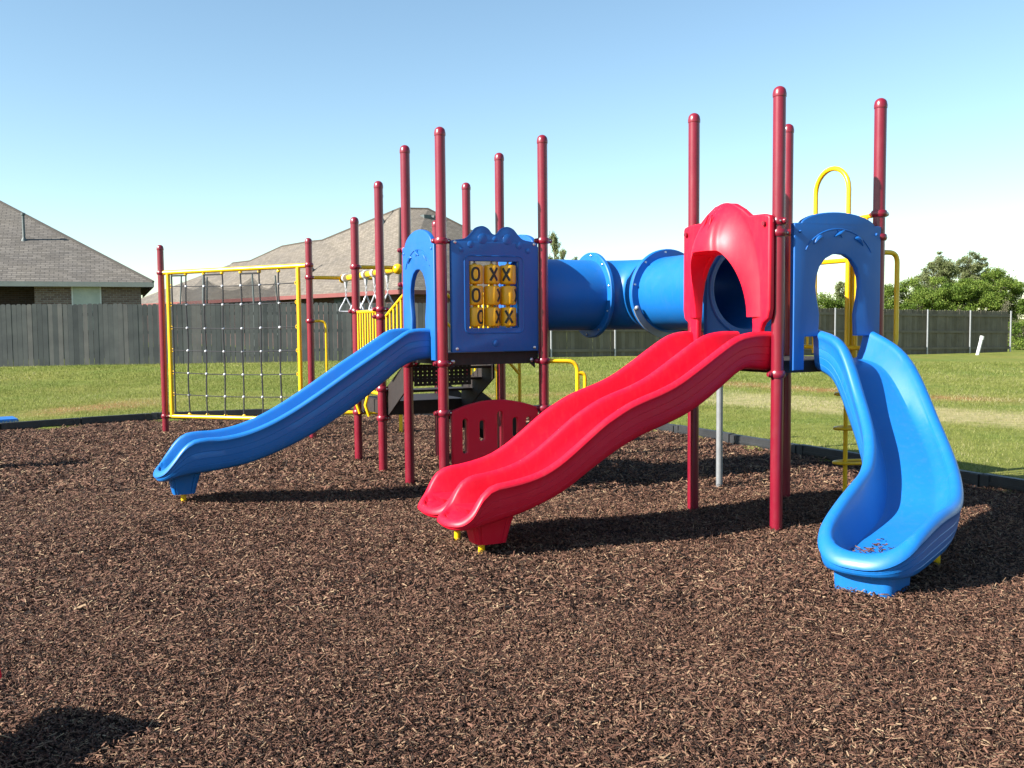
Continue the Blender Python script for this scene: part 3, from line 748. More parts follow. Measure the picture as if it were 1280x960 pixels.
# ================================================================= GROUND
def grid_mesh(name, xs, ys, zf, mat, keep=None):
    X, Y = np.meshgrid(xs, ys); Zz = zf(X, Y); nx, ny = len(xs), len(ys)
    V = np.stack([X, Y, Zz], -1).reshape(-1, 3)
    I = np.arange(nx*ny).reshape(ny, nx); F = np.stack([I[:-1, :-1], I[:-1, 1:], I[1:, 1:], I[1:, :-1]], -1).reshape(-1, 4)
    if keep is not None:
        cx = (X[:-1, :-1]+X[1:, 1:])/2; cy = (Y[:-1, :-1]+Y[1:, 1:])/2; F = F[keep(cx, cy).reshape(-1)]
    me = bpy.data.meshes.new(name); me.from_pydata(V.tolist(), [], F.tolist()); me.update()
    o = link(name, me, mat, sharp=0); return o
def fast_mesh(name, V, F, tone, mat, smooth=False):
    me = bpy.data.meshes.new(name); nf, k = F.shape
    me.vertices.add(len(V)); me.vertices.foreach_set('co', V.astype(np.float32).ravel())
    me.loops.add(nf*k); me.loops.foreach_set('vertex_index', F.astype(np.int32).ravel())
    me.polygons.add(nf); me.polygons.foreach_set('loop_start', np.arange(0, nf*k, k, dtype=np.int32))
    me.update(calc_edges=True)
    a = me.attributes.new('tone', 'FLOAT', 'FACE'); a.data.foreach_set('value', tone.astype(np.float32))
    me.materials.append(mat); me.validate()
    o = bpy.data.objects.new(name, me); col.objects.link(o); return o
# grass ground material
gm, t, b = nt('grass_ground')
n1 = noise(t, 3.2, 6, .65); n2 = noise(t, .35, 4, .6); n3_ = noise(t, 22, 4, .7)
r1_ = ramp(t, [(.30, (.085, .10, .022)), (.5, (.155, .175, .045)), (.66, (.225, .22, .08)), (.8, (.29, .26, .14))])
mxa = nd(t, 'ShaderNodeMath', operation='MULTIPLY_ADD'); mxa.inputs[1].default_value = .45; t.links.new(n3_.outputs['Fac'], mxa.inputs[0])
mxb = nd(t, 'ShaderNodeMath', operation='MULTIPLY'); mxb.inputs[1].default_value = .55; t.links.new(n1.outputs['Fac'], mxb.inputs[0]); t.links.new(mxb.outputs[0], mxa.inputs[2])
t.links.new(mxa.outputs[0], r1_.inputs[0])
r2_ = ramp(t, [(.35, (.80, .95, .7)), (.65, (1.15, 1.05, .9))]); t.links.new(n2.outputs['Fac'], r2_.inputs[0])
mm = nd(t, 'ShaderNodeMixRGB', blend_type='MULTIPLY'); mm.inputs[0].default_value = 1; t.links.new(r1_.outputs[0], mm.inputs[1]); t.links.new(r2_.outputs[0], mm.inputs[2])
gcol = mm.outputs[0]
def strip_mask(t, p0, dirv, half, wob, lo=None, hi=None, soft=.9):
    """mask of a strip along a line on the ground, ragged with noise"""
    tc = nd(t, 'ShaderNodeTexCoord'); pos = tc.outputs['Object']
    nz = noise(t, .9, 5, .7); nz2 = noise(t, 5, 4, .7)
    nv = Vector((-dirv[1], dirv[0], 0)).normalized()
    sb = nd(t, 'ShaderNodeVectorMath', operation='SUBTRACT'); sb.inputs[1].default_value = (p0[0], p0[1], 0); t.links.new(pos, sb.inputs[0])
    dt = nd(t, 'ShaderNodeVectorMath', operation='DOT_PRODUCT'); dt.inputs[1].default_value = nv; t.links.new(sb.outputs[0], dt.inputs[0])
    ab = nd(t, 'ShaderNodeMath', operation='ABSOLUTE'); t.links.new(dt.outputs['Value'], ab.inputs[0])
    ma = nd(t, 'ShaderNodeMath', operation='MULTIPLY_ADD'); ma.inputs[1].default_value = wob; t.links.new(nz.outputs['Fac'], ma.inputs[0]); t.links.new(ab.outputs[0], ma.inputs[2])
    mc = nd(t, 'ShaderNodeMath', operation='MULTIPLY_ADD'); mc.inputs[1].default_value = wob*.7; t.links.new(nz2.outputs['Fac'], mc.inputs[0]); t.links.new(ma.outputs[0], mc.inputs[2])
    mr = nd(t, 'ShaderNodeMapRange'); mr.inputs['From Min'].default_value = half+wob*.85-soft/2; mr.inputs['From Max'].default_value = half+wob*.85+soft/2; mr.inputs['To Min'].default_value = 1; mr.inputs['To Max'].default_value = 0
    t.links.new(mc.outputs[0], mr.inputs['Value']); out = mr.outputs[0]
    if lo is not None:
        dv = Vector((dirv[0], dirv[1], 0)).normalized(); d2 = nd(t, 'ShaderNodeVectorMath', operation='DOT_PRODUCT'); d2.inputs[1].default_value = dv; t.links.new(sb.outputs[0], d2.inputs[0])
        m2 = nd(t, 'ShaderNodeMapRange'); m2.inputs['From Min'].default_value = lo; m2.inputs['From Max'].default_value = lo+1.5; t.links.new(d2.outputs['Value'], m2.inputs['Value'])
        m3 = nd(t, 'ShaderNodeMapRange'); m3.inputs['From Min'].default_value = hi-1.5; m3.inputs['From Max'].default_value = hi; m3.inputs['To Min'].default_value = 1; m3.inputs['To Max'].default_value = 0; t.links.new(d2.outputs['Value'], m3.inputs['Value'])
        x = nd(t, 'ShaderNodeMath', operation='MULTIPLY'); t.links.new(m2.outputs[0], x.inputs[0]); t.links.new(m3.outputs[0], x.inputs[1])
        y = nd(t, 'ShaderNodeMath', operation='MULTIPLY'); t.links.new(x.outputs[0], y.inputs[0]); t.links.new(out, y.inputs[1]); out = y.outputs[0]
    return out
STRIPS = [((5.05, 16.75), (.63, -.777), 1.05, 1.0, -2.9, 14, (.37, .31, .16), .9),    # straw over the filled trench
          ((5.2, 20.4), (.72, -.70), .50, 1.3, -2.2, 5.6, (.28, .105, .05), .8),          # red soil beside it
          ((-.2, 18.7), (1, .05), .35, 1.0, -2.5, 4.5, (.27, .12, .06), .6),
          ((-7.4, 17.3), (.5, .87), .62, 1.2, -2.1, 1.9, (.27, .12, .06), .8)]
for p0, dv, half, wob, lo, hi, c, am in STRIPS:
    mk = strip_mask(t, p0, dv, half, wob, lo, hi)
    sc = nd(t, 'ShaderNodeMath', operation='MULTIPLY'); sc.inputs[1].default_value = am; t.links.new(mk, sc.inputs[0])
    bn = noise(t, 7, 6, .8); bnr = ramp(t, [(.34, (.12, .12, .12)), (.56, (1, 1, 1))]); t.links.new(bn.outputs['Fac'], bnr.inputs[0])
    s2 = nd(t, 'ShaderNodeMath', operation='MULTIPLY'); t.links.new(sc.outputs[0], s2.inputs[0]); t.links.new(bnr.outputs[0], s2.inputs[1]); sc = s2
    mx = nd(t, 'ShaderNodeMixRGB'); mx.inputs[2].default_value = (*c, 1); t.links.new(sc.outputs[0], mx.inputs[0]); t.links.new(gcol, mx.inputs[1]); gcol = mx.outputs[0]
t.links.new(gcol, b.inputs['Base Color']); b.inputs['Roughness'].default_value = .95; b.inputs['Specular IOR Level'].default_value = .1
nb2 = noise(t, 35, 4, .7); bump(t, b, nb2.outputs['Fac'], .8, .05)
M['ground'] = gm
xs = np.concatenate([[-900, -400, -200, -100, -60, -40, -30], np.arange(-24, 26.1, .5), [32, 40, 60, 100, 200, 400, 900]])
ys = np.concatenate([[-200, -60, -20], np.arange(-6, 46, .5), [50, 60, 80, 120, 200, 400, 900, 1800]])
def gz(x, y): return gh(x, y)-.10*inside(x, y)
tag(grid_mesh('ground', xs, ys, gz, gm), 'green lawn with straw and red soil patches', 'lawn', kind='structure')
# mulch
mm_, t, b = nt('mulch_base')
a1 = noise(t, 90, 4, .75, sx=(1, 1, 1)); a2 = noise(t, 30, 5, .8)
rr = ramp(t, [(.30, (.006, .004, .003)), (.48, (.025, .014, .011)), (.60, (.058, .034, .026)), (.74, (.13, .085, .06))])
t.links.new(a1.outputs['Fac'], rr.inputs[0]); t.links.new(rr.outputs[0], b.inputs['Base Color']); b.inputs['Roughness'].default_value = .95; b.inputs['Specular IOR Level'].default_value = .1
bump(t, b, a1.outputs['Fac'], 1, .03)
M['mulch'] = mm_
xs = np.arange(-13.2, 8.9, .12); ys = np.arange(-1.5, 16.6, .12)
tag(grid_mesh('mulch_ground', xs, ys, lambda x, y: mh(x, y)-.006, mm_, keep=inside), 'dark shredded bark mulch bed', 'mulch', kind='structure')
def chips_region(y0, y1, dens, Lm, wm):
    area = (y1-y0)*(1.30*(y0+y1)/2+1.2); n = int(dens*area)
    y = np.sqrt(RNG.uniform(y0**2, y1**2, n)); x = RNG.uniform(-.5, .5, n)*(1.30*y+1.2)*1.0
    k = inside(x, y); return x[k], y[k], Lm, wm
cx, cy, cL, cW = [], [], [], []
for y0, y1, dens, Lm, wm in ((2.4, 5, 15000, .018, .0056), (5, 8.5, 7500, .023, .0072), (8.5, 16.2, 2000, .036, .011)):
    x, y, Lm, wm = chips_region(y0, y1, dens, Lm, wm); cx.append(x); cy.append(y)
    cL.append(Lm*RNG.lognormal(-.12, .52, len(x))); cW.append(wm*RNG.lognormal(-.05, .4, len(x)))
cx = np.concatenate(cx); cy = np.concatenate(cy); cL = np.clip(np.concatenate(cL), .01, .11); cW = np.clip(np.concatenate(cW), .002, .022)
def chips_mesh(cx, cy, cz, cL, cW, nrm=None, tilt=.42, lift=.020):
    n = len(cx); th = RNG.uniform(0, 2*np.pi, n); el = RNG.normal(0, tilt, n); roll = RNG.normal(0, .5, n)
    ax = np.stack([np.cos(th)*np.cos(el), np.sin(th)*np.cos(el), np.sin(el)], -1)
    sd = np.stack([-np.sin(th), np.cos(th), np.zeros(n)], -1); up = np.cross(ax, sd)
    c, s = np.cos(roll)[:, None], np.sin(roll)[:, None]; sd, up = sd*c+up*s, up*c-sd*s
    P0 = np.stack([cx, cy, cz+RNG.uniform(-.3, 1, n)*lift], -1)
    hL = cL[:, None]/2; hW = cW[:, None]/2; th_ = hW*.7; bend = RNG.normal(0, .08, n)[:, None]*cL[:, None]
    V = np.stack([P0-ax*hL-sd*hW*.7-up*th_, P0-ax*hL*.95+up*th_*.3, P0-ax*hL+sd*hW*.5-up*th_,
                  P0+ax*hL+sd*bend-sd*hW*.5-up*th_, P0+ax*hL*.9+sd*bend+up*th_*.3, P0+ax*hL*.95+sd*bend+sd*hW*.8-up*th_], 1)
    V = V.reshape(-1, 3); base = (np.arange(n)*6)[:, None]
    F = np.concatenate([base+np.array([0, 3, 4, 1]), base+np.array([1, 4, 5, 2])], 1).reshape(-1, 4)
    # patchy tone: mostly dark brown, some reddish, some pale straw coloured
    tone = RNG.beta(1.7, 2.4, n); tone += .06*gnoise(cx*1.7+3, cy*1.9)
    tone = np.clip(tone, 0, 1); return V, F, np.repeat(tone, 2)
cm = attr_ramp_mat('mulch_chip_wood', [(0, (.010, .006, .004)), (.18, (.030, .016, .010)), (.34, (.095, .041, .026)), (.48, (.160, .085, .053)), (.60, (.185, .089, .059)), (.76, (.26, .162, .098)), (1, (.41, .30, .18))], .75, .25)
V, F, T = chips_mesh(cx, cy, mh(cx, cy), cL, cW)
tag(fast_mesh('mulch_chips', V, F, T, cm), 'loose brown bark chips covering the play area', 'mulch', kind='stuff')
# bark litter in the exit of the curved slide
n = 70; c = np.array(cpath(S-.13)); a = RNG.normal(0, .085, n); s_ = S-.12+RNG.normal(0, .07, n)
lx = []; ly = []; lz = []
for i in range(n):
    p = cpath(s_[i]); a_ = float(np.clip(a[i], -.2, .2)); lx.append(p[0]+p[3]*a_); ly.append(p[1]-p[2]*a_)
    dl = .305-abs(a_); u = min(1, max(0, (dl-.068)/(.305-.068))); f_ = zfc(s_[i], a_/.305); z = f_+(zrc(s_[i], a_/.305)-.034-f_)*max(0, 1-min(1, u*2.9))**1.6
    lz.append(z+.006)
V, F, T = chips_mesh(np.array(lx), np.array(ly), np.array(lz), np.clip(.032*RNG.lognormal(0, .45, n), .012, .08), np.full(n, .010), tilt=.10, lift=.008)
tag(fast_mesh('bark_litter', V, F, np.clip(T*.7+.10, 0, .8), cm), 'few bark chips lying in the mouth of the blue curved slide', 'bark chips', kind='stuff')
# grass blades
def grass(n, y0, y1, h, w):
    y = np.sqrt(RNG.uniform(y0**2, y1**2, n)); x = RNG.uniform(-.5, .5, n)*(1.25*y+2)
    k = ~inside(x, y); return x[k], y[k], np.full(k.sum(), h), np.full(k.sum(), w)
G = [grass(130000, 8, 16.5, .040, .006), grass(170000, 16, 23, .045, .009), grass(90000, 23, 31, .055, .014)]
gx, gy, ghh, gw = [np.concatenate([g[i] for g in G]) for i in range(4)]
for (ax_, ay_), (bx_, by_) in (((7.3, 2.17), (.7, 16.2)), ((.7, 16.2), (-2.8, 15.98)), ((-2.8, 15.98), (-4.12, 15.92)), ((-4.12, 15.92), (-5.79, 15.38)), ((-5.79, 15.38), (-6.64, 14.75)), ((-6.64, 14.75), (-7.49, 14.02)), ((-7.49, 14.02), (-11, 10.8))):
    Ls = math.hypot(bx_-ax_, by_-ay_); k_ = int(Ls*900); f_t = RNG.uniform(0, 1, k_); of = .05+RNG.exponential(.07, k_)
    ux_, uy_ = (by_-ay_)/Ls, -(bx_-ax_)/Ls; wv_ = (np.sin(f_t*Ls*3.1)+np.sin(f_t*Ls*7.7+1)) > -.4
    gx = np.concatenate([gx, (ax_+(bx_-ax_)*f_t+ux_*of)[wv_]]); gy = np.concatenate([gy, (ay_+(by_-ay_)*f_t+uy_*of)[wv_]]); ghh = np.concatenate([ghh, np.full(wv_.sum(), .085)]); gw = np.concatenate([gw, np.full(wv_.sum(), .007)])
def strip_w(x, y):
    m = np.zeros(len(x))
    for p0, dv, half, wob, lo, hi, c, am in STRIPS:
        dvn = np.array(dv)/np.hypot(*dv); rx, ry = x-p0[0], y-p0[1]; al = rx*dvn[0]+ry*dvn[1]; ac = np.abs(-rx*dvn[1]+ry*dvn[0])
        m = np.maximum(m, (ac < half+.55*gnoise(x*1.3, y*1.3)+.25*gnoise(x*4, y*4))*(al > lo)*(al < hi))
    return m
sw = strip_w(gx, gy); keep = (RNG.uniform(0, 1, len(gx)) > sw*.55) & (gnoise(gx*.8+2, gy*.9) > -.42+.2*RNG.uniform(-1, 1, len(gx)))
fy = 28.2+(gx+15)*.197; keep &= (gy < np.where(gx < -.9, fy-.1, 31.1+(gx+.9)*.469))
gx, gy, ghh, gw, sw = gx[keep], gy[keep], ghh[keep], gw[keep], sw[keep]
n = len(gx); th = RNG.uniform(0, 6.28, n); hh = ghh*RNG.uniform(.4, 1.3, n); ln = RNG.normal(0, .5, (n, 2))*hh[:, None]
zz = gh(gx, gy)-.005; bx = np.cos(th)*gw/2; by = np.sin(th)*gw/2
V = np.stack([np.stack([gx-bx, gy-by, zz], -1), np.stack([gx+bx, gy+by, zz], -1), np.stack([gx+ln[:, 0], gy+ln[:, 1], zz+hh], -1)], 1).reshape(-1, 3)
F = np.arange(3*n).reshape(n, 3); tone = np.clip(RNG.beta(2, 2.6, n)+.22*gnoise(gx*.5, gy*.45)+.35*sw, 0, 1)
gmb = attr_ramp_mat('grass_blade', [(0, (.10, .14, .022)), (.35, (.20, .24, .048)), (.6, (.29, .31, .08)), (.8, (.40, .38, .15)), (1, (.52, .46, .27))], .7, .2, trans=.35)
tag(fast_mesh('grass', V, F, tone, gmb), 'short mown green grass round the playground', 'grass', kind='stuff')

# ---- black border timbers
BR = empty('playground_border', (4.42, 8.28, 0)); tag(BR, 'low black recycled plastic border around the mulch', 'border edging')
def border_line(pts, seg=1.22):
    pts = [np.array(p, float) for p in pts]
    for a, b_ in zip(pts[:-1], pts[1:]):
        L = np.linalg.norm(b_-a); k = max(1, round(L/seg)); u = (b_-a)/L
        for i in range(k):
            p = a+u*(L*i/k+.006); q = a+u*(L*(i+1)/k-.006); m = (p+q)/2; hl = np.linalg.norm(q-p)/2
            U = Vector((u[0], u[1], 0)); W = Vector((-u[1], u[0], 0)); dz = random.uniform(-.008, .008)
            mb = MB(); mb.box((m[0], m[1], .04+dz), (hl, .045, .085), (U, W, Z3)); me = mb.me(); bb = bmesh.new(); bb.from_mesh(me)
            bmesh.ops.bevel(bb, geom=bb.edges[:], offset=.010, segments=2, affect='EDGES'); bb.to_mesh(me); bb.free()
            v = MB()   # raised ribs and end lugs
            for s in (-1, 1):
                v.box(Vector((m[0], m[1], .05+dz))+W*s*.048, (hl*.9, .006, .012), (U, W, Z3))
                for e in (-1, 1): v.box(Vector((m[0], m[1], .045+dz))+W*s*.050+U*e*(hl-.05), (.045, .008, .075), (U, W, Z3))
            m2 = v.me(); bb = bmesh.new(); bb.from_mesh(me); bb.from_mesh(m2); bb.to_mesh(me); bb.free()
            link('border_timber', me, M['border'], BR, sharp=35)
border_line([(7.3, 2.17), (.7, 16.2)]); border_line([(.7, 16.2), (-2.8, 15.98), (-4.12, 15.92), (-5.79, 15.38), (-6.64, 14.75), (-7.49, 14.02), (-11, 10.8)])

# ================================================================= FENCES
wood_l = attr_ramp_mat('weathered_grey_boards', [(0, (.080, .088, .088)), (.3, (.106, .114, .112)), (.8, (.128, .134, .130)), (1, (.17, .165, .155))], .85, .15, vary=(2.5, (.75, .75, .78), .35, .7))
wood_r = attr_ramp_mat('brown_shaded_boards', [(0, (.17, .145, .105)), (.5, (.20, .172, .13)), (1, (.235, .205, .16))], .85, .15, vary=(2.5, (.8, .8, .8), .35, .7))
def boards(p0, p1, hgt, bw=.14, gap=.006, face=1, zfun=gh):
    p0 = np.array(p0, float); p1 = np.array(p1, float); L = np.linalg.norm(p1-p0); u = (p1-p0)/L; k = int(L/bw); V = []; F = []; T = []
    w = np.array([-u[1], u[0]])
    for i in range(k):
        a = p0+u*(i*bw); b_ = a+u*(bw-gap*random.uniform(.3, 2.2)); h = hgt+random.uniform(-.02, .012); z0 = float(zfun(a[0], a[1]))-.02
        th = .016; o = w*random.uniform(-.004, .004); c = .03; tp = z0+h; ti = random.random()
        prof = [(0, z0), (0, tp-c), (c, tp), (bw-gap-c, tp), (bw-gap, tp-c), (bw-gap, z0)]; W_ = np.linalg.norm(b_-a)
        ids = []
        for s in (0, 1):
            for (x, z) in prof:
                q = a+u*min(x*W_/(bw-gap), W_)+w*th*(s-.5)+o; V.append((q[0], q[1], z))
        o_ = i*12; F.append(tuple(range(o_, o_+6))); F.append(tuple(range(o_+11, o_+5, -1)))
        for j in range(6): F.append((o_+j, o_+(j+1) % 6, o_+6+(j+1) % 6, o_+6+j))
        T += [ti]*8
    me = bpy.data.meshes.new('boards'); me.from_pydata(V, [], F); me.update(); a_ = me.attributes.new('tone', 'FLOAT', 'FACE'); a_.data.foreach_set('value', T)
    bb = bmesh.new(); bb.from_mesh(me); bmesh.ops.recalc_face_normals(bb, faces=bb.faces); bb.to_mesh(me); bb.free()
    return me
FL = empty('wooden_fence', (-15, 28.2, .4)); tag(FL, 'weathered grey picket fence in front of the houses', 'fence', 'wooden fences round the lawn')
fp = lambda x: (x, 28.2+(x+15)*.197)
link('fence_boards', boards(fp(-23), fp(-.95), 1.83, zfun=lambda x, y: .38), wood_l, FL, smooth=False)
def rails(name, p0, p1, zl, off, parent, mat, hh=.045, zf=lambda x, y: .38):
    p0 = np.array(p0); p1 = np.array(p1); L = np.linalg.norm(p1-p0); u = (p1-p0)/L; w = np.array([-u[1], u[0]])*off
    for z in zl:
        mb = MB(); a = p0+w; b_ = p1+w; za = zf(*p0)+z; zb2 = zf(*p1)+z; U = Vector((b_[0]-a[0], b_[1]-a[1], zb2-za)); Ln = U.length/2; U.normalize()
        mb.box(((a[0]+b_[0])/2, (a[1]+b_[1])/2, (za+zb2)/2), (Ln, .019, hh), (U, Vector((-u[1], u[0], 0)), Z3)); o = mb.build(name, mat, parent, smooth=False)
        at = o.data.attributes.new('tone', 'FLOAT', 'FACE'); at.data.foreach_set('value', [.8]*len(o.data.polygons))
rails('rail', fp(-23), fp(-.95), (.35, .95, 1.5), .03, FL, wood_l)
fr0 = np.array([-.93, 30.66]); dr = np.array([2.21, 1.036])
def zr_(x, y): return .345-(x-1.2)*.0165
def rp(k): return fr0+dr*k
FR = empty('wooden_fence', (1.26, 31.7, .3)); tag(FR, 'shaded brown board fence with galvanised posts along the lawn', 'fence', 'wooden fences round the lawn')
w_ = np.array([-dr[1], dr[0]])/np.linalg.norm(dr)
link('fence_boards', boards(rp(0)+w_*.05, rp(10)+w_*.05, 1.83, zfun=zr_), wood_r, FR, smooth=False)
for k0 in range(0, 10, 5): rails('rail', rp(k0), rp(k0+5), (.25, .93, 1.60), .012, FR, wood_r, zf=zr_)
for k_ in range(11):
    p = rp(k_)-w_*.045; z = float(zr_(*p)); mb = MB(); mb.tube([(p[0], p[1], z-.1), (p[0], p[1], z+1.80)], .032, 12)
    mb.tube([(p[0], p[1], z+1.80), (p[0], p[1], z+1.82)], .036, 12); mb.build('fence_post', M['galv'], FR)
# white pipe by the fence
p = np.array([18.3, 37.9]); z = float(gh(*p)); mb = MB(); mb.tube([(p[0], p[1], z-.05), (p[0]+.17, p[1], z+.66)], .065, 14); mb.tube([(p[0]+.165, p[1], z+.60), (p[0]+.187, p[1], z+.74)], .08, 14)
tag(mb.build('drain_pipe', M['white']), 'white plastic pipe leaning out of the lawn near the fence', 'pipe')

# ================================================================= HOUSES
def brick_mat(name, c1, c2, mortar, sc=4.2):
    m, t, b = nt(name); tc = nd(t, 'ShaderNodeTexCoord'); mp = nd(t, 'ShaderNodeMapping'); mp.inputs['Rotation'].default_value = (R(90), 0, 0)
    t.links.new(tc.outputs['UV'], mp.inputs['Vector']); mp.inputs['Rotation'].default_value = (0, 0, 0)
    br = nd(t, 'ShaderNodeTexBrick'); br.inputs['Scale'].default_value = 1; c1, c2, mortar = [tuple(x*K for x in q) for q in (c1, c2, mortar)]; br.inputs['Color1'].default_value = (*c1, 1); br.inputs['Color2'].default_value = (*c2, 1); br.inputs['Mortar'].default_value = (*mortar, 1)
    br.inputs['Brick Width'].default_value = .22; br.inputs['Row Height'].default_value = .075; br.inputs['Mortar Size'].default_value = .009; br.inputs['Bias'].default_value = -.1
    t.links.new(mp.outputs[0], br.inputs['Vector']); t.links.new(br.outputs['Color'], b.inputs['Base Color']); b.inputs['Roughness'].default_value = .9
    bump(t, b, br.outputs['Fac'], .4, -.01); return m
M['brick1'] = brick_mat('brown_brick', (.14, .085, .075), (.26, .18, .155), (.30, .27, .25))
M['brick1_shaded'] = brick_mat('shaded_red_brick', (.04, .022, .020), (.065, .035, .03), (.06, .05, .05))  # red brick for the recess, its shade put into the colour
M['brick2'] = brick_mat('red_brick', (.11, .04, .035), (.15, .06, .05), (.13, .10, .09))
rm, t, b = nt('asphalt_shingles'); tc = nd(t, 'ShaderNodeTexCoord')
br = nd(t, 'ShaderNodeTexBrick'); br.inputs['Scale'].default_value = 1; br.inputs['Color1'].default_value = (.096, .086, .074, 1); br.inputs['Color2'].default_value = (.155, .140, .123, 1); br.inputs['Mortar'].default_value = (.055, .05, .045, 1)
br.inputs['Brick Width'].default_value = .30; br.inputs['Row Height'].default_value = .14; br.inputs['Mortar Size'].default_value = .012
t.links.new(tc.outputs['UV'], br.inputs['Vector']); nn = noise(t, .8, 5, .7); rr = ramp(t, [(.35, (.86, .86, .88)), (.65, (1.08, 1.06, 1.03))]); t.links.new(nn.outputs['Fac'], rr.inputs[0])
nn2 = noise(t, 25, 3, .7); rr2 = ramp(t, [(.3, (.75, .75, .75)), (.7, (1.2, 1.2, 1.2))]); t.links.new(nn2.outputs['Fac'], rr2.inputs[0])
m1 = nd(t, 'ShaderNodeMixRGB', blend_type='MULTIPLY'); m1.inputs[0].default_value = 1; t.links.new(br.outputs['Color'], m1.inputs[1]); t.links.new(rr.outputs[0], m1.inputs[2])
m2 = nd(t, 'ShaderNodeMixRGB', blend_type='MULTIPLY'); m2.inputs[0].default_value = 1; t.links.new(m1.outputs[0], m2.inputs[1]); t.links.new(rr2.outputs[0], m2.inputs[2])
t.links.new(m2.outputs[0], b.inputs['Base Color']); b.inputs['Roughness'].default_value = .95; bump(t, b, br.outputs['Fac'], .5, -.015)
M['roof'] = rm
rt2 = rm.copy(); rt2.name = 'tan_shingles'; M['roof2'] = rt2
for n_ in rt2.node_tree.nodes:
    if n_.type == 'TEX_BRICK': n_.inputs['Color1'].default_value = (.125, .108, .085, 1); n_.inputs['Color2'].default_value = (.185, .16, .13, 1); n_.inputs['Mortar'].default_value = (.075, .063, .05, 1)
def uvmesh(me):
    """metric UVs: u along the horizontal in each face, v up the face"""
    uv = me.uv_layers.new(name='UVMap')
    for p in me.polygons:
        n = p.normal; h = Vector((-n.y, n.x, 0)); h = h.normalized() if h.length > 1e-4 else Vector((1, 0, 0)); v = n.cross(h)
        for li in p.loop_indices:
            c = me.vertices[me.loops[li].vertex_index].co; uv.data[li].uv = (c.dot(h), c.dot(v))
def facets(name, polys, mat, parent, thick=0):
    mb = MB()
    for pl in polys: mb.add(pl, [tuple(range(len(pl)))])
    me = mb.me(); uvmesh(me); return link(name, me, mat, parent, smooth=False)
def wallbox(name, P0, U, W, L, Dp, z0, z1, mat, parent):
    mb = MB(); c = Vector(P0)+U*L/2+W*Dp/2; mb.box((c.x, c.y, (z0+z1)/2), (L/2, Dp/2, (z1-z0)/2), (U, W, Z3)); me = mb.me(); uvmesh(me); return link(name, me, mat, parent, smooth=False)
# house 1 (left)
def house(name, P0, U, W, zg, ze, polys, lab, cat='house'):
    pass
H1 = empty('brick_house', (-20, 36.5, .4)); tag(H1, 'brown brick house with grey hip roof behind the left fence', 'house', 'brick houses')
u = Vector((-.925, -.38, 0)).normalized(); w = Vector((-.38, .925, 0)).normalized(); c0 = Vector((-13.15, 35.6, 0)); ze = 3.12
Lh, Dh = 19, 15; pr = .62; hw = 7.5; zp = ze+pr*hw
a_, b_, c_, d_ = c0+Z3*ze, c0+u*Lh+Z3*ze, c0+u*Lh+w*Dh+Z3*ze, c0+w*Dh+Z3*ze
r1_, r2_ = c0+u*hw+w*hw+Z3*zp, c0+u*(Lh-hw)+w*hw+Z3*zp
facets('roof', [[a_, b_, r2_, r1_], [d_, a_, r1_], [c_, d_, r1_, r2_], [b_, c_, r2_], [b_-Z3*.02, a_-Z3*.02, d_-Z3*.02, c_-Z3*.02]], M['roof'], H1)
mb = MB(); mb.tube([a_+Z3*.01, r1_+Z3*.01, r2_+Z3*.01], .06, 6); mb.build('ridge_cap', M['roof'], H1)
mb = MB(); mid = c0+u*Lh/2-w*.012; mb.box((mid.x, mid.y, ze-.085), (Lh/2, .012, .085), (u, w, Z3)); mid = c0+w*Dh/2-u*.012; mb.box((mid.x, mid.y, ze-.085), (.012, Dh/2, .085), (u, w, Z3)); mb.build('fascia', M['trim'], H1, smooth=False)
wc = c0+u*.42+w*.42
wallbox('wall', wc, u, w, 3.55, 14, .3, ze-.08, M['brick1'], H1)
wx = wc+u*3.56+w*.9; wallbox('wall', wx, u, w, 13.8, 12, .3, ze-.081, M['brick1_shaded'], H1)['label'] = 'recessed red brick wall coloured dark as shade'
wf = wc+u*1.38-w*.02; mb = MB(); mb.box(wf+u*.47+Z3*2.2, (.47, .015, .82), (u, w, Z3)); wn = mb.build('window', M['glass'], H1, smooth=False)
mb = MB()
for s in (0, .94): mb.box(wf+u*s-w*.012+Z3*2.2, (.025, .018, .84), (u, w, Z3))
mb.box(wf+u*.47-w*.012+Z3*3.0, (.47, .018, .03), (u, w, Z3)); mb.build('frame', M['white'], wn, smooth=False)
mb = MB()
for i in range(44): mb.box(wc+u*(.05+.075*i)-w*.012+Z3*2.87, (.032, .012, .115), (u, w, Z3))
me = mb.me(); uvmesh(me); link('soldier_course', me, M['brick1'], H1, smooth=False)
vp = c0+u*4.4+w*2.7; zv = ze+pr*2.7; mb = MB(); mb.lathe((vp.x, vp.y, zv-.1), Z3, [(.14, 0), (.06, .16), (.05, .2), (.05, 1.0), (.08, 1.01), (.08, 1.08), (.05, 1.1)], 12); mb.build('vent_pipe', M['vent'], H1)
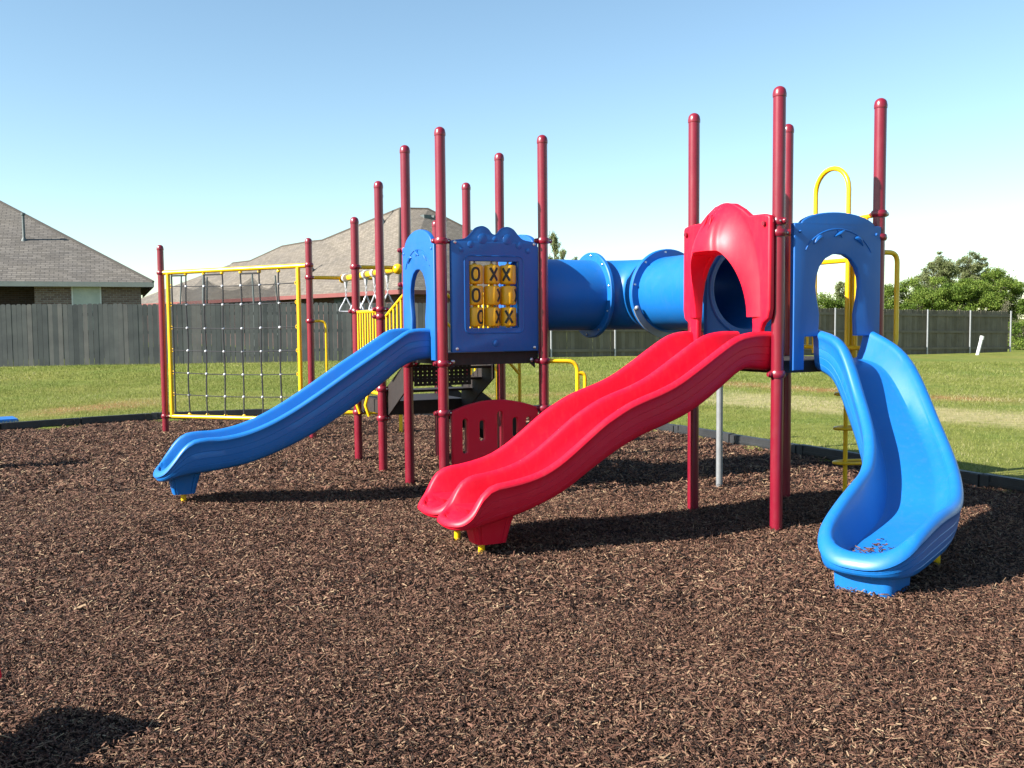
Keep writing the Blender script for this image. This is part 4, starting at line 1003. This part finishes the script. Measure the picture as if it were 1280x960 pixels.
# house 2 (middle)
H2 = empty('brick_house', (-8, 50, .4)); tag(H2, 'long house with brown hip roof and red fascia behind the climbing net', 'house', 'brick houses')
c0 = Vector((-4.6, 39.7, 0)); u = Vector((-.66, .751, 0)).normalized(); w = Vector((.751, .66, 0)).normalized()
def h2(s, o, z): return c0+u*s+w*o+Z3*z
ze = 2.92
ridge = [(6.9, 4.9, 7.2), (14.6, 5, 6.17), (16.0, 5, 6.2), (19.2, 5, 6.14), (23.4, 5, 5.5), (25.8, 5, 5.5), (31.5, 4, ze)]
polys = []
for (s0, o0, z0), (s1, o1, z1) in zip(ridge[:-1], ridge[1:]):
    e0 = s0 if s0 > 7 else 0
    if z1 > ze+.01: polys.append([h2(e0, 0, ze), h2(s1, 0, ze), h2(s1, o1, z1), h2(s0, o0, z0)]); polys.append([h2(s1, 10, ze), h2(e0, 11, ze), h2(s0, o0+1, z0), h2(s1, o1, z1)])
    else: polys.append([h2(s0, 0, ze), h2(31.5, 0, ze), h2(s0, o0, z0)]); polys.append([h2(31.5, 0, ze), h2(31.5, 10, ze), h2(s0, o0, z0)]); polys.append([h2(31.5, 10, ze), h2(s0, 10, ze), h2(s0, o0, z0)])
polys.append([h2(0, 0, ze), h2(6.9, 4.9, 7.2), h2(6.2, 6.1, 7.2), h2(0, 11.5, ze)]); polys.append([h2(0, 11.5, ze), h2(6.2, 6.1, 7.2), h2(6.9, 4.9, 7.2), h2(14, 11.0, ze)])
facets('roof', polys, M['roof2'], H2)
mb = MB(); mb.tube([h2(0, 0, ze+.01), h2(6.9, 4.9, 7.21)]+[h2(a, b, c+.01) for a, b, c in ridge[1:]], .06, 6); mb.tube([h2(6.9, 4.9, 7.21), h2(6.2, 6.1, 7.21), h2(0, 11.5, ze+.01)], .06, 6); mb.build('ridge_cap', M['roof2'], H2)
mb = MB()
m_ = h2(15.75, -.012, ze-.09); mb.box(m_, (15.75, .012, .09), (u, w, Z3)); m_ = h2(-.012, 5.5, ze-.09); mb.box(m_, (.012, 5.5, .09), (u, w, Z3)); mb.build('fascia', M['redtrim'], H2, smooth=False)
wallbox('wall', h2(.45, .45, 0), u, w, 30, 9, .2, ze-.1, M['brick2'], H2)
mb = MB()
for s in (5.2, 12.2): mb.box(h2(s, .43, 2.2), (.6, .02, .5), (u, w, Z3))
mb.build('window', M['vent'], H2, smooth=False)
for s in (3.2, 4.2):
    mb = MB(); c = h2(s*.9+2.1, 4.6+0*s, 6.98); 
def roofpipe(s, o, zb_, h, r=.05):
    mb = MB(); c = h2(s, o, zb_); mb.lathe(c-Z3*.1, Z3, [(.22, 0), (.07, .28), (r, .3), (r, h), (r*1.9, h+.02), (r*1.9, h+.16), (r, h+.2)], 12); mb.build('vent_pipe', M['vent'], H2)
roofpipe(7.6, 4.3, 6.6, 1.25); roofpipe(10.5, 1.9, 4.35, .5, .04)
for o in (5.3, 5.9):
    mb = MB(); c = h2(5.55, o+.2, 6.72); mb.box(c, (.16, .22, .09), (u, w, Z3)); mb.build('roof_vent', M['vent'], H2, smooth=False)
# trampoline with net behind the fence
TR = empty('trampoline', (-10.6, 36.2, .45)); tag(TR, 'black netted trampoline standing behind the grey fence', 'trampoline')
tc_ = Vector((-10.6, 36.4, .45)); rt = 1.75; pl = []
for i in range(6):
    a = R(15+60*i); p = tc_+Vector((math.cos(a), math.sin(a), 0))*rt; pl.append(p)
    mb = MB(); mb.tube([p, p+Z3*2.0], .032, 8); mb.tube([p+Z3*2.0, p+Z3*2.95-Vector((math.cos(a), math.sin(a), 0))*.06], .03, 8); mb.build('net_pole', M['vent'], TR)
mb = MB(); mb.tube([tc_+Vector((math.cos(t), math.sin(t), 0))*rt*.98+Z3*.8 for t in np.linspace(0, 2*math.pi, 33)[:-1]], .03, 8, closed=True); mb.build('frame', M['galv'], TR)
mb = MB(); mb.lathe(tc_+Z3*.78, Z3, [(rt*.9, 0), (rt*.9, .01)], 32); mb.build('mat', M['rope'], TR)
nm, t, b = nt('black_netting'); b.inputs['Base Color'].default_value = (.015, .017, .02, 1)
tr = nd(t, 'ShaderNodeBsdfTransparent'); ms = nd(t, 'ShaderNodeMixShader'); ms.inputs[0].default_value = .42; o = t.nodes['Material Output']
t.links.new(tr.outputs[0], ms.inputs[1]); t.links.new(b.outputs[0], ms.inputs[2]); t.links.new(ms.outputs[0], o.inputs['Surface'])
mb = MB(); vs = []; nn_ = 96
for i in range(nn_):
    f = i/16; a = R(15)+2*math.pi*i/nn_; k_ = f % 1; rad = rt*(1-.06*math.sin(math.pi*k_)); sg = .42*math.sin(math.pi*k_)**.8
    for z in (.85, 1.6, 2.85-sg): vs.append(tc_+Vector((math.cos(a)*rad*.97, math.sin(a)*rad*.97, z)))
mb.add(vs, [(i*3+j, ((i+1) % nn_)*3+j, ((i+1) % nn_)*3+j+1, i*3+j+1) for i in range(nn_) for j in range(2)]); mb.build('net', nm, TR)

# ================================================================= TREES
bark, t, b = nt('tree_bark'); nb3 = noise(t, 6, 5, .7, sx=(1, 1, .3)); rr = ramp(t, [(.3, (.05, .04, .032)), (.7, (.16, .13, .10))]); t.links.new(nb3.outputs['Fac'], rr.inputs[0]); t.links.new(rr.outputs[0], b.inputs['Base Color']); b.inputs['Roughness'].default_value = .95
leafA = attr_ramp_mat('leaf_fresh_green', [(0, (.06, .11, .015)), (.5, (.15, .235, .034)), (1, (.30, .37, .075))], .6, .2, trans=.4)
leafB = attr_ramp_mat('leaf_grey_green', [(0, (.12, .15, .05)), (.5, (.24, .28, .11)), (1, (.38, .40, .20))], .65, .2, trans=.4)
leafC = attr_ramp_mat('dry_twigs', [(0, (.06, .06, .035)), (.5, (.12, .115, .07)), (1, (.20, .19, .12))], .8, .1)
def tree(name, x, y, z0, lobes, leaf, nleaf, ls, lab, cat, grp=None, trunk_r=.18, trunk_top=None):
    """lobes: (dx, dy, z, rx, rz) measured from the base"""
    o = empty(name, (x, y, z0)); tag(o, lab, cat, grp)
    mb = MB(); rnd = random.Random(int(x*77+y*13)); top = trunk_top or max(l[2] for l in lobes)
    base = Vector((x, y, z0-.1)); fork = base+Z3*top*.35
    mb.tube([base, base+Vector((.05, 0, top*.18)), fork], [trunk_r*1.25, trunk_r, trunk_r*.8], 8)
    sub = []
    for (dx, dy, lz, rx, rz) in lobes:
        c = Vector((x+dx, y+dy, z0+lz)); mid = (fork+c)/2+Vector((rnd.uniform(-.3, .3), rnd.uniform(-.3, .3), .2))
        mb.tube([fork, mid, c], [trunk_r*.55, trunk_r*.38, trunk_r*.15], 6)
        for k in range(20):
            v = Vector((rnd.gauss(0, 1), rnd.gauss(0, 1), rnd.gauss(0, 1))).normalized(); e = c+Vector((v.x*rx, v.y*rx, v.z*rz))*rnd.uniform(.70, 1.18)
            mb.tube([c.lerp(mid, rnd.uniform(0, .5)), (c+e)/2+Vector((0, 0, .1)), e], [trunk_r*.16, trunk_r*.10, .01], 4)
            q_ = rnd.uniform(.12, .38); sub.append((e, rx*q_*rnd.uniform(.8, 1.5), rz*q_*rnd.uniform(.7, 1.1), rx*rz*q_))
        for k in range(4):
            v = Vector((rnd.gauss(0, 1), rnd.gauss(0, 1), rnd.gauss(0, 1)))*.3; sub.append((c+Vector((v.x*rx, v.y*rx, v.z*rz)), rx*.5, rz*.5, rx*rz*.16))
    mb.build('trunk', bark, o)
    wts = np.array([s[3] for s in sub]); idx = RNG.choice(len(sub), nleaf, p=wts/wts.sum())
    C = np.array([s[0] for s in sub])[idx]; rx = np.array([s[1] for s in sub])[idx]; rz = np.array([s[2] for s in sub])[idx]
    g = RNG.normal(0, 1, (nleaf, 3)); g /= np.linalg.norm(g, axis=1)[:, None]; rad = np.abs(RNG.normal(.75, .38, nleaf))
    P = C+g*np.stack([rx, rx, rz], -1)*rad[:, None]
    nrm = g*.6+RNG.normal(0, 1, (nleaf, 3)); nrm /= np.linalg.norm(nrm, axis=1)[:, None]
    t1_ = np.cross(nrm, RNG.normal(0, 1, (nleaf, 3))); t1_ /= np.linalg.norm(t1_, axis=1)[:, None]; t2_ = np.cross(nrm, t1_)
    s = (ls*RNG.uniform(.5, 1.4, nleaf))[:, None]
    V = np.stack([P-t1_*s, P+t2_*s*.55, P+t1_*s, P-t2_*s*.55], 1).reshape(-1, 3); F = np.arange(4*nleaf).reshape(-1, 4)
    ct = np.random.default_rng(5).uniform(-.25, .25, len(sub))[idx]
    me_o = fast_mesh('crown', V, F, np.clip(RNG.beta(2.2, 2.2, nleaf)+ct, 0, 1), leaf); me_o.parent = o; me_o.matrix_parent_inverse = Matrix.Translation(-Vector(o.location))
    return o
f_ = 1205.
def at(px, Y): return (px-640)/f_*Y
def zz_(py, Y, px=1180): return 1.517+((403.6-(px-640)*.0089)-py)*Y/f_
g_ = 'trees beyond the brown fence'
# tall pale ones
tree('tree', at(1176, 68), 68, .1, [(0, 0, 5.3, .85, .8), (-.6, 0, 4.5, .9, .7), (.65, .3, 4.6, .55, .6), (-1.3, 0, 3.6, .7, .9), (-.1, 0, 3.6, .9, .8)], leafB, 35000, .046, 'pale tall tree left of the taller pair beyond the fence', 'tree', g_, .16)
tree('tree', at(1213, 70), 70, .1, [(-.3, 0, 5.3, .8, .75), (.5, 0, 5.4, .55, .5), (.7, .2, 4.5, .7, .6), (-.5, 0, 4.2, .7, .7), (-.4, 0, 3.3, 1.2, 1.0)], leafB, 34000, .046, 'pale tall tree right of the taller pair beyond the fence', 'tree', g_, .16)
tree('tree', at(1240, 71), 71, .1, [(0, 0, 4.3, .8, .6), (.5, 0, 3.6, 1.1, .9), (-.9, 0, 3.3, .9, .8)], leafB, 20000, .046, 'thin grey green tree at the right behind the bushy trees', 'tree', g_, .12)
# bright green bushy ones
tree('tree', at(1128, 62), 62, .1, [(0, 0, 2.9, 1.1, .9), (-1.0, 0, 2.1, 1.0, 1.0), (1.0, 0, 2.2, 1.0, 1.0)], leafA, 33000, .050, 'bushy green tree just right of the right tower', 'tree', g_)
tree('tree', at(1167, 61), 61, .1, [(0, 0, 3.1, 1.2, .8), (-1.0, -.5, 2.2, 1.1, 1.0), (1.1, -.5, 2.3, 1.0, 1.0)], leafA, 35000, .050, 'bushy bright green tree below the pale tall tree', 'tree', g_)
tree('tree', at(1211, 60), 60, .1, [(0, 0, 2.8, 1.2, .9), (-1.1, 0, 2.0, 1.0, .9), (1.0, 0, 2.2, 1.0, 1.0)], leafA, 34000, .050, 'bushy green tree in the middle of the green clump', 'tree', g_)
tree('tree', at(1250, 61), 61, .1, [(0, 0, 3.4, 1.3, .9), (-1.1, 0, 3.0, 1.0, .8), (.7, 0, 2.3, 1.0, 1.2), (-.4, 0, 1.9, 1.2, 1.0)], leafA, 37000, .050, 'wide bushy green tree at the right end of the clump', 'tree', g_)
tree('tree', at(1052, 66), 66, .1, [(.1, 0, 3.3, .6, .6), (.3, 0, 2.4, .8, .7)], leafB, 14000, .046, 'small tree seen through the right archway', 'tree', g_, .12)
tree('tree', at(1027, 64), 64, .1, [(0, 0, 2.0, 1.4, .9), (1.2, 0, 2.1, 1.1, .9), (-1.6, 0, 1.6, 1.2, .9)], leafA, 30000, .050, 'low green bush seen through the right archway above the fence', 'bush', g_)
tree('tree', at(1090, 64), 64, .1, [(0, 0, 2.4, 1.4, 1.0), (-1.3, 0, 2.0, 1.1, .9)], leafA, 24000, .050, 'green tree behind the right tower post', 'tree', g_)
tree('bush', at(1284, 43), 43, .0, [(0, 0, .9, .7, .6), (.9, 0, 1.2, .9, .8), (-.25, 0, .35, .55, .35)], leafA, 16000, .035, 'green bush at the right edge past the fence end', 'bush', 'bushes past the fence end', .06)
tree('bush', at(1268, 47), 47, .0, [(0, 0, .5, .5, .5), (.9, 0, .6, .9, .6), (-.4, 0, 1.2, .5, .9)], leafC, 12000, .03, 'dry pale scrub behind the end of the brown fence', 'bush', 'bushes past the fence end', .05)
# small spiky trees above the tunnel
for px_, Y_, h_, lab in ((694, 50, 5.6, 'spindly pale tree beside the left tower above the tunnel'), (705, 52, 4.9, 'smaller spindly tree right beside the first above the tunnel'), (720, 54, 4.6, 'smallest spindly tree top just above the tunnel flange')):
    X_ = at(px_, Y_); o = empty('tree', (X_, Y_, .4)); tag(o, lab, 'tree', g_); mb = MB(); rnd = random.Random(px_)
    mb.tube([(X_, Y_, .3), (X_+.05, Y_, .4+h_*.5), (X_, Y_, .4+h_)], [.08, .06, .02], 6); V = []; 
    br_ = []
    for k in range(26):
        z = .4+h_*rnd.uniform(.35, .98); a = rnd.uniform(0, 6.28); L_ = (.9-.55*(z/(h_+.4)))*rnd.uniform(.5, 1.1); e = Vector((X_+math.cos(a)*L_*.6, Y_+math.sin(a)*L_*.6, z+L_*.8)); mb.tube([(X_, Y_, z), e], [.02, .006], 4); br_.append((Vector((X_, Y_, z)), e))
    mb.build('trunk', bark, o); n_ = 1600; P = np.array([br_[rnd.randrange(26)][0].lerp(br_[0][1], 0) for _ in range(1)]); pts = []
    for k in range(n_):
        a0, e0 = br_[rnd.randrange(26)]; q = a0.lerp(e0, rnd.uniform(.3, 1.1)); pts.append((q.x+rnd.gauss(0, .05), q.y+rnd.gauss(0, .05), q.z+rnd.gauss(0, .05)))
    P = np.array(pts); t1_ = RNG.normal(0, 1, (n_, 3)); t1_[:, 2] += 1; t1_ /= np.linalg.norm(t1_, axis=1)[:, None]; t2_ = np.cross(t1_, RNG.normal(0, 1, (n_, 3))); t2_ /= np.linalg.norm(t2_, axis=1)[:, None]; s = .09
    V = np.stack([P-t1_*s, P+t2_*s*.25, P+t1_*s, P-t2_*s*.25], 1).reshape(-1, 3); c_o = fast_mesh('crown', V, np.arange(4*n_).reshape(-1, 4), RNG.uniform(0, 1, n_), leafB); c_o.parent = o; c_o.matrix_parent_inverse = Matrix.Translation(-Vector(o.location))

# ================================================================= THINGS AT THE FRAME'S EDGE
def rider(x, y, rot, scale, mat, lab, seat, prof=None):
    o = empty('spring_rider', (x, y, 0)); tag(o, lab, 'spring rider', 'spring riders at the left edge'); z0 = float(mh(x, y)); c, s = math.cos(rot), math.sin(rot)
    U = Vector((c, s, 0)); W = Vector((-s, c, 0)); k = scale; B = Vector((x, y, z0))
    mb = MB(); mb.tube([B+Vector((math.cos(t)*.10*k, math.sin(t)*.10*k, .02+t/(2*math.pi*6)*.26*k)) for t in np.linspace(0, 2*math.pi*6, 110)], .016*k, 8); mb.build('spring', M['yellow'], o)
    pr = catmull([(-.42, .34), (-.40, .52), (-.20, .47), (.0, .46), (.14, .56), (.22, .78), (.36, .84), (.46, .70), (.36, .58), (.34, .40), (.20, .28), (-.20, .28)] if prof is None else prof, 5)
    for sd in (-1, 1):
        vs = [B+U*a*k+Z3*b*k+W*(sd*.09-.012)*k for a, b in pr]; m = len(vs); vs2 = [v+W*.024*k for v in vs]; q = MB(); q.add(vs+vs2, [tuple(range(m))[::-1], tuple(range(m, 2*m))]+[(i, (i+1) % m, m+(i+1) % m, m+i) for i in range(m)]); q.build('side_panel', mat, o)
    rbox('seat', B+U*-.1*k+Z3*.46*k, (.14*k, .10*k, .02*k), (U, W, Z3), seat, o, .008)
    hb = .66 if prof is None else .48; q = MB(); q.tube([B+U*.24*k+Z3*hb*k-W*.2*k, B+U*.24*k+Z3*hb*k+W*.2*k], .016*k, 10); q.tube([B+U*.12*k+Z3*.30*k-W*.22*k, B+U*.12*k+Z3*.30*k+W*.22*k], .016*k, 10); q.build('handle_bar', seat, o)
rider(-2.085, 3.17, R(75), .8, M['red'], 'red spring rider at the lower left edge of the frame', M['red'], [(-.42, .34), (-.40, .56), (-.30, .62), (-.2, .47), (0, .46), (.08, .50), (.13, .545), (.20, .54), (.26, .50), (.29, .45), (.42, .35), (.465, .30), (.40, .24), (-.2, .24)])
rider(-6.15, 10.0, R(60), 1.0, M['blue'], 'blue spring rider just past the left edge of the mulch', M['yellow'])
rp_ = MB(); rp_.box((-8.10, 14.17, .125), (.70, .28, .03), (Vector((.82, .57, 0)), Vector((-.57, .82, 0)), Z3)); me = rp_.me(); bb = bmesh.new(); bb.from_mesh(me); bmesh.ops.bevel(bb, geom=bb.edges[:], offset=.015, segments=2, affect='EDGES'); bb.to_mesh(me); bb.free()
tag(link('plastic_ramp', me, M['blue']), 'blue plastic ramp end over the black border at the left edge', 'ramp')

# ================================================================= LIGHT, SKY, CAMERA
TE = math.atan(.65)
wd = bpy.data.worlds.new('World'); scene.world = wd; wd.use_nodes = True; t = wd.node_tree; bg = t.nodes['Background']
sky = t.nodes.new('ShaderNodeTexSky'); sky.sky_type = 'NISHITA'; sky.sun_disc = False; sky.sun_elevation = TE; sky.sun_rotation = R(90)-(ANG+math.pi) if False else math.atan2(-D[0], -D[1])
sky.air_density = 1.0; sky.dust_density = .3; sky.ozone_density = 1.2; sky.altitude = 200
tn = t.nodes.new('ShaderNodeMixRGB'); tn.blend_type = 'MULTIPLY'; tn.inputs[0].default_value = 1; tn.inputs[2].default_value = (.95, 1.04, 1.0, 1); t.links.new(sky.outputs[0], tn.inputs[1]); t.links.new(tn.outputs[0], bg.inputs[0]); bg.inputs[1].default_value = .074
sl = bpy.data.lights.new('sun', 'SUN'); sl.energy = 5.0; sl.angle = R(.53); sl.color = (1, .95, .87)
so = bpy.data.objects.new('sun', sl); col.objects.link(so)
v = Vector((D[0]*math.cos(TE), D[1]*math.cos(TE), -math.sin(TE))); so.rotation_euler = v.to_track_quat('-Z', 'Y').to_euler(); so.location = (-20, -10, 20)
cam = bpy.data.cameras.new('camera'); cam.sensor_width = 36; cam.lens = 36*1205.14/1280; cam.clip_end = 4000; cam.clip_start = .05
co = bpy.data.objects.new('camera', cam); col.objects.link(co); scene.camera = co
pt, rl = .0633, -.0089
fw = Vector((0, math.cos(pt), -math.sin(pt))); up = Vector((0, math.sin(pt), math.cos(pt))); rt_ = Vector((1, 0, 0))
r_ = rt_*math.cos(rl)+up*math.sin(rl); u_ = -rt_*math.sin(rl)+up*math.cos(rl)
co.matrix_world = Matrix(((r_.x, u_.x, -fw.x, 0), (r_.y, u_.y, -fw.y, 0), (r_.z, u_.z, -fw.z, 1.517), (0, 0, 0, 1)))
scene.view_settings.view_transform = 'Standard'; scene.view_settings.look = 'None'; scene.view_settings.exposure = 1.5; scene.view_settings.gamma = 1
scene.render.engine = 'CYCLES'
